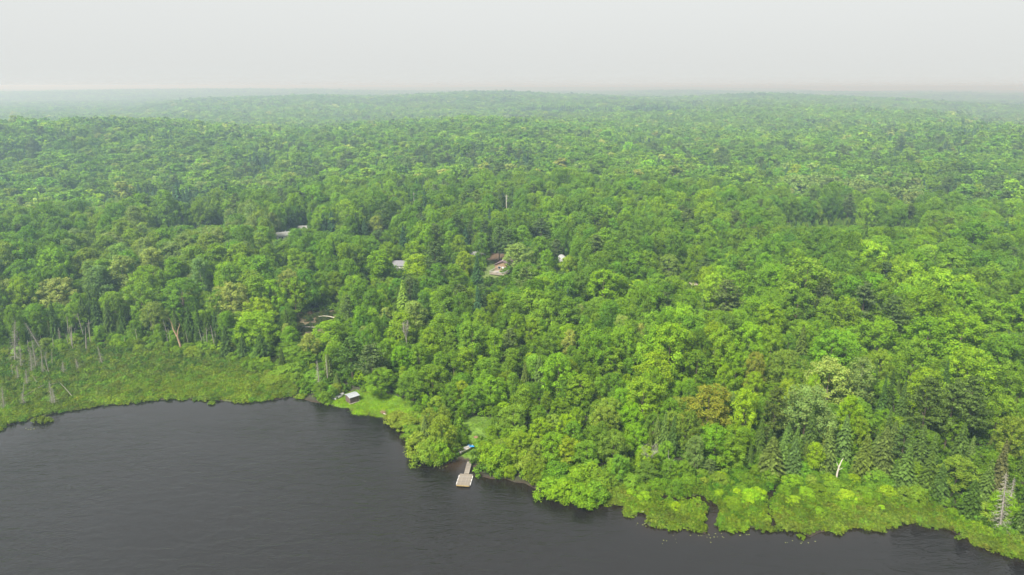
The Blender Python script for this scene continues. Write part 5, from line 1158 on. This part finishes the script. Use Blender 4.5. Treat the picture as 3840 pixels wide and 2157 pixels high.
for y_, s in ((-2.58, 1), (2.58, -1)): MB().slab([(a, y_, b) for a, b in prof], .04 * s).build("end_panel", M['white_paint'], ws)
for y_ in (-1.3, 0, 1.3): MB().tube([(a * 1.012, y_, b * 1.01 + .01) for a, b in prof], [.03] * 9, 5).build("rib", M['grey_paint'], ws)
ho = empty("white_house", (P_HOU[0], P_HOU[1] + 3, P_HOU[2]), D2R(28)); ho.scale = (.62, .62, .62); tag(ho, "white house with pale roof half buried in trees at left", "house"); gable(ho, 12, 8, 4.4, 2.4, M['white_paint'], M['pale_roof'], over=.4); windows(ho, 12, 8, [(-4.2, 2.8), (-4.2, 1.2), (-1.5, 2.8), (1.5, 2.8), (4, 2.8)])
for s in (-1.6, 1.6): q = MB().box((-6.02, s, 3.4), (.08, .9, 1.1)).build("window", M['dark'], ho); MB().box((-6.07, s, 3.4), (.04, .75, .95)).build("pane", M['glass'], q)
MB().box((2, 1.2, 6.9), (.7, .7, 1.2)).build("chimney", M['grey_paint'], ho)
h2 = empty("far_cabin", (P_HO2[0], P_HO2[1] + 2, P_HO2[2] - 1.2), D2R(8)); h2.scale = (.7, .7, .8); tag(h2, "sliver of a pale cabin roof behind the white house", "cabin"); gable(h2, 8, 6, 3.2, 1.6, M['white_paint'], M['pale_roof']); windows(h2, 8, 6, [(-2, 1.7), (2, 1.7)])
st = empty("hunting_stand", (P_STL[0], P_STL[1], P_STL[2]), D2R(10)); tag(st, "little roofed wooden stand at the edge of the eastern lawn", "stand")
for sx in (-1, 1):
    for sy in (-1, 1): MB().box((sx * .9, sy * .9, 1.2), (.12, .12, 2.4)).build("post", M['dock_wood'], st)
MB().box((0, 0, .9), (2.0, 2.0, .1)).build("floor", M['dock_wood'], st); MB().slab([(-1.4, -1.4, 2.4), (1.4, -1.4, 2.4), (1.4, 1.4, 2.75), (-1.4, 1.4, 2.75)], .08).build("roof", M['dock_wood'], st)
# fire pit and blue chair by the landing
p = ground_at(1785, 1643); fp = empty("fire_pit", tuple(p)); fp.scale = (.62,) * 3; tag(fp, "ring of reddish stones on the landing grass", "fire pit"); sm = MB().box((0, 0, 0), (.34, .24, .24)).mesh("stone"); sm.materials.append(M['red_clay'])
for k in range(12): o = bpy.data.objects.new("stone", sm); col.objects.link(o); o.parent = fp; a = k * .5236; o.location = (math.cos(a) * .75, math.sin(a) * .75, .1); o.rotation_euler = (rr.uniform(-.1, .1), rr.uniform(-.1, .1), a + 1.57)
MB().box((0, 0, .05), (1.1, 1.1, .08)).build("clay_bed", M['red_clay'], fp)
p = ground_at(1874, 1648); ch = empty("garden_chair", (p[0], p[1], p[2]), D2R(150)); tag(ch, "blue garden chair in the shade right of the landing", "chair")
MB().box((0, 0, .42), (.6, .6, .05)).build("seat", M['blue'], ch); MB().box((0, .32, .8), (.6, .05, .8)).build("backrest", M['blue'], ch)
for sx in (-1, 1):
    for sy in (-1, 1): MB().box((sx * .26, sy * .26, .2), (.05, .05, .4)).build("leg", M['blue'], ch)
    MB().box((sx * .3, 0, .62), (.07, .6, .04)).build("armrest", M['blue'], ch)

# ------------------------------------------------------------------ utility poles and wires
def pole(p, u, vt, lab):
    d = ray(u, vt); s = math.hypot(p[0], p[1]) / math.hypot(d[0], d[1]); H = CAM_Z + d[2] * s - p[2]
    r = empty("utility_pole", tuple(p)); tag(r, lab, "utility pole", "utility poles along the hidden road"); MB().tube([(0, 0, -.5), (0, 0, H)], [.22, .16], 8).build("post", M['pole'], r); MB().box((0, 0, H - .8), (1.9, .12, .12)).build("crossarm", M['pole'], r)
    for x_ in (-.8, 0, .8): MB().tube([(x_, 0, H - .72), (x_, 0, H - .45)], [.05, .05], 6).build("insulator", M['white_paint'], r)
    MB().tube([(.32, 0, H - 2.6), (.32, 0, H - 1.7)], [.2, .2], 8).build("transformer", M['grey_paint'], r)
    return Vector((p[0], p[1], p[2] + H - .6))
t1 = pole(P_POL, 1898, 731, "tall pale utility pole rising from the forest behind the cottage"); t2 = pole(P_PO2, 1553, 722, "short pale utility pole farther left in the forest")
def wire(a, b, sag, lab):
    a, b = Vector(a), Vector(b); pts = [tuple(a.lerp(b, k / 16) - a - Vector((0, 0, sag * 4 * (k / 16) * (1 - k / 16)))) for k in range(17)]; o = MB().tube(pts, [.025] * 17, 4).build("overhead_wire", M['wire']); o.location = a; tag(o, lab, "wire", "overhead wires")
wire(t1, t2, 1.2, "thin overhead wire strung between the two utility poles")
def px_at(u, v, y): d = ray(u, v); s = y / d[1]; return (d[0] * s, y, CAM_Z + d[2] * s)
yw = float(P_WSH[1] + 14)
wire(px_at(2048, 910, yw), px_at(2230, 900, yw), .5, "upper service wire behind the white barrel roofed shed"); wire(px_at(2050, 925, yw + .6), px_at(2230, 925, yw + .6), .3, "lower service wire behind the white barrel roofed shed")

# ------------------------------------------------------------------ haze
hz = MB().box((0, 6600, 43), (26000, 17400, 94)).mesh("haze"); hm = bpy.data.materials.new("haze"); hm.use_nodes = True; hn_ = hm.node_tree; hn_.nodes.clear()
pv = hn_.nodes.new("ShaderNodeVolumePrincipled"); pv.inputs["Density"].default_value = HAZE_DENSITY; pv.inputs["Color"].default_value = (0.54, 0.79, 1.0, 1); pv.inputs["Absorption Color"].default_value = (1, 1, 1, 1); pv.inputs["Anisotropy"].default_value = 0.5
ho_ = hn_.nodes.new("ShaderNodeOutputMaterial"); hn_.links.new(pv.outputs[0], ho_.inputs["Volume"]); hz.materials.append(hm)
o = link_mesh("haze", hz); tag(o, "thin blue smoke haze over the whole forest", "haze", kind='stuff')
print("COUNTS indiv", len(indiv), "rest", len(rest), "far", nf, "marsh", nm, {k: sum(1 for t in indiv if t['kind'] == k) for k in CAP})
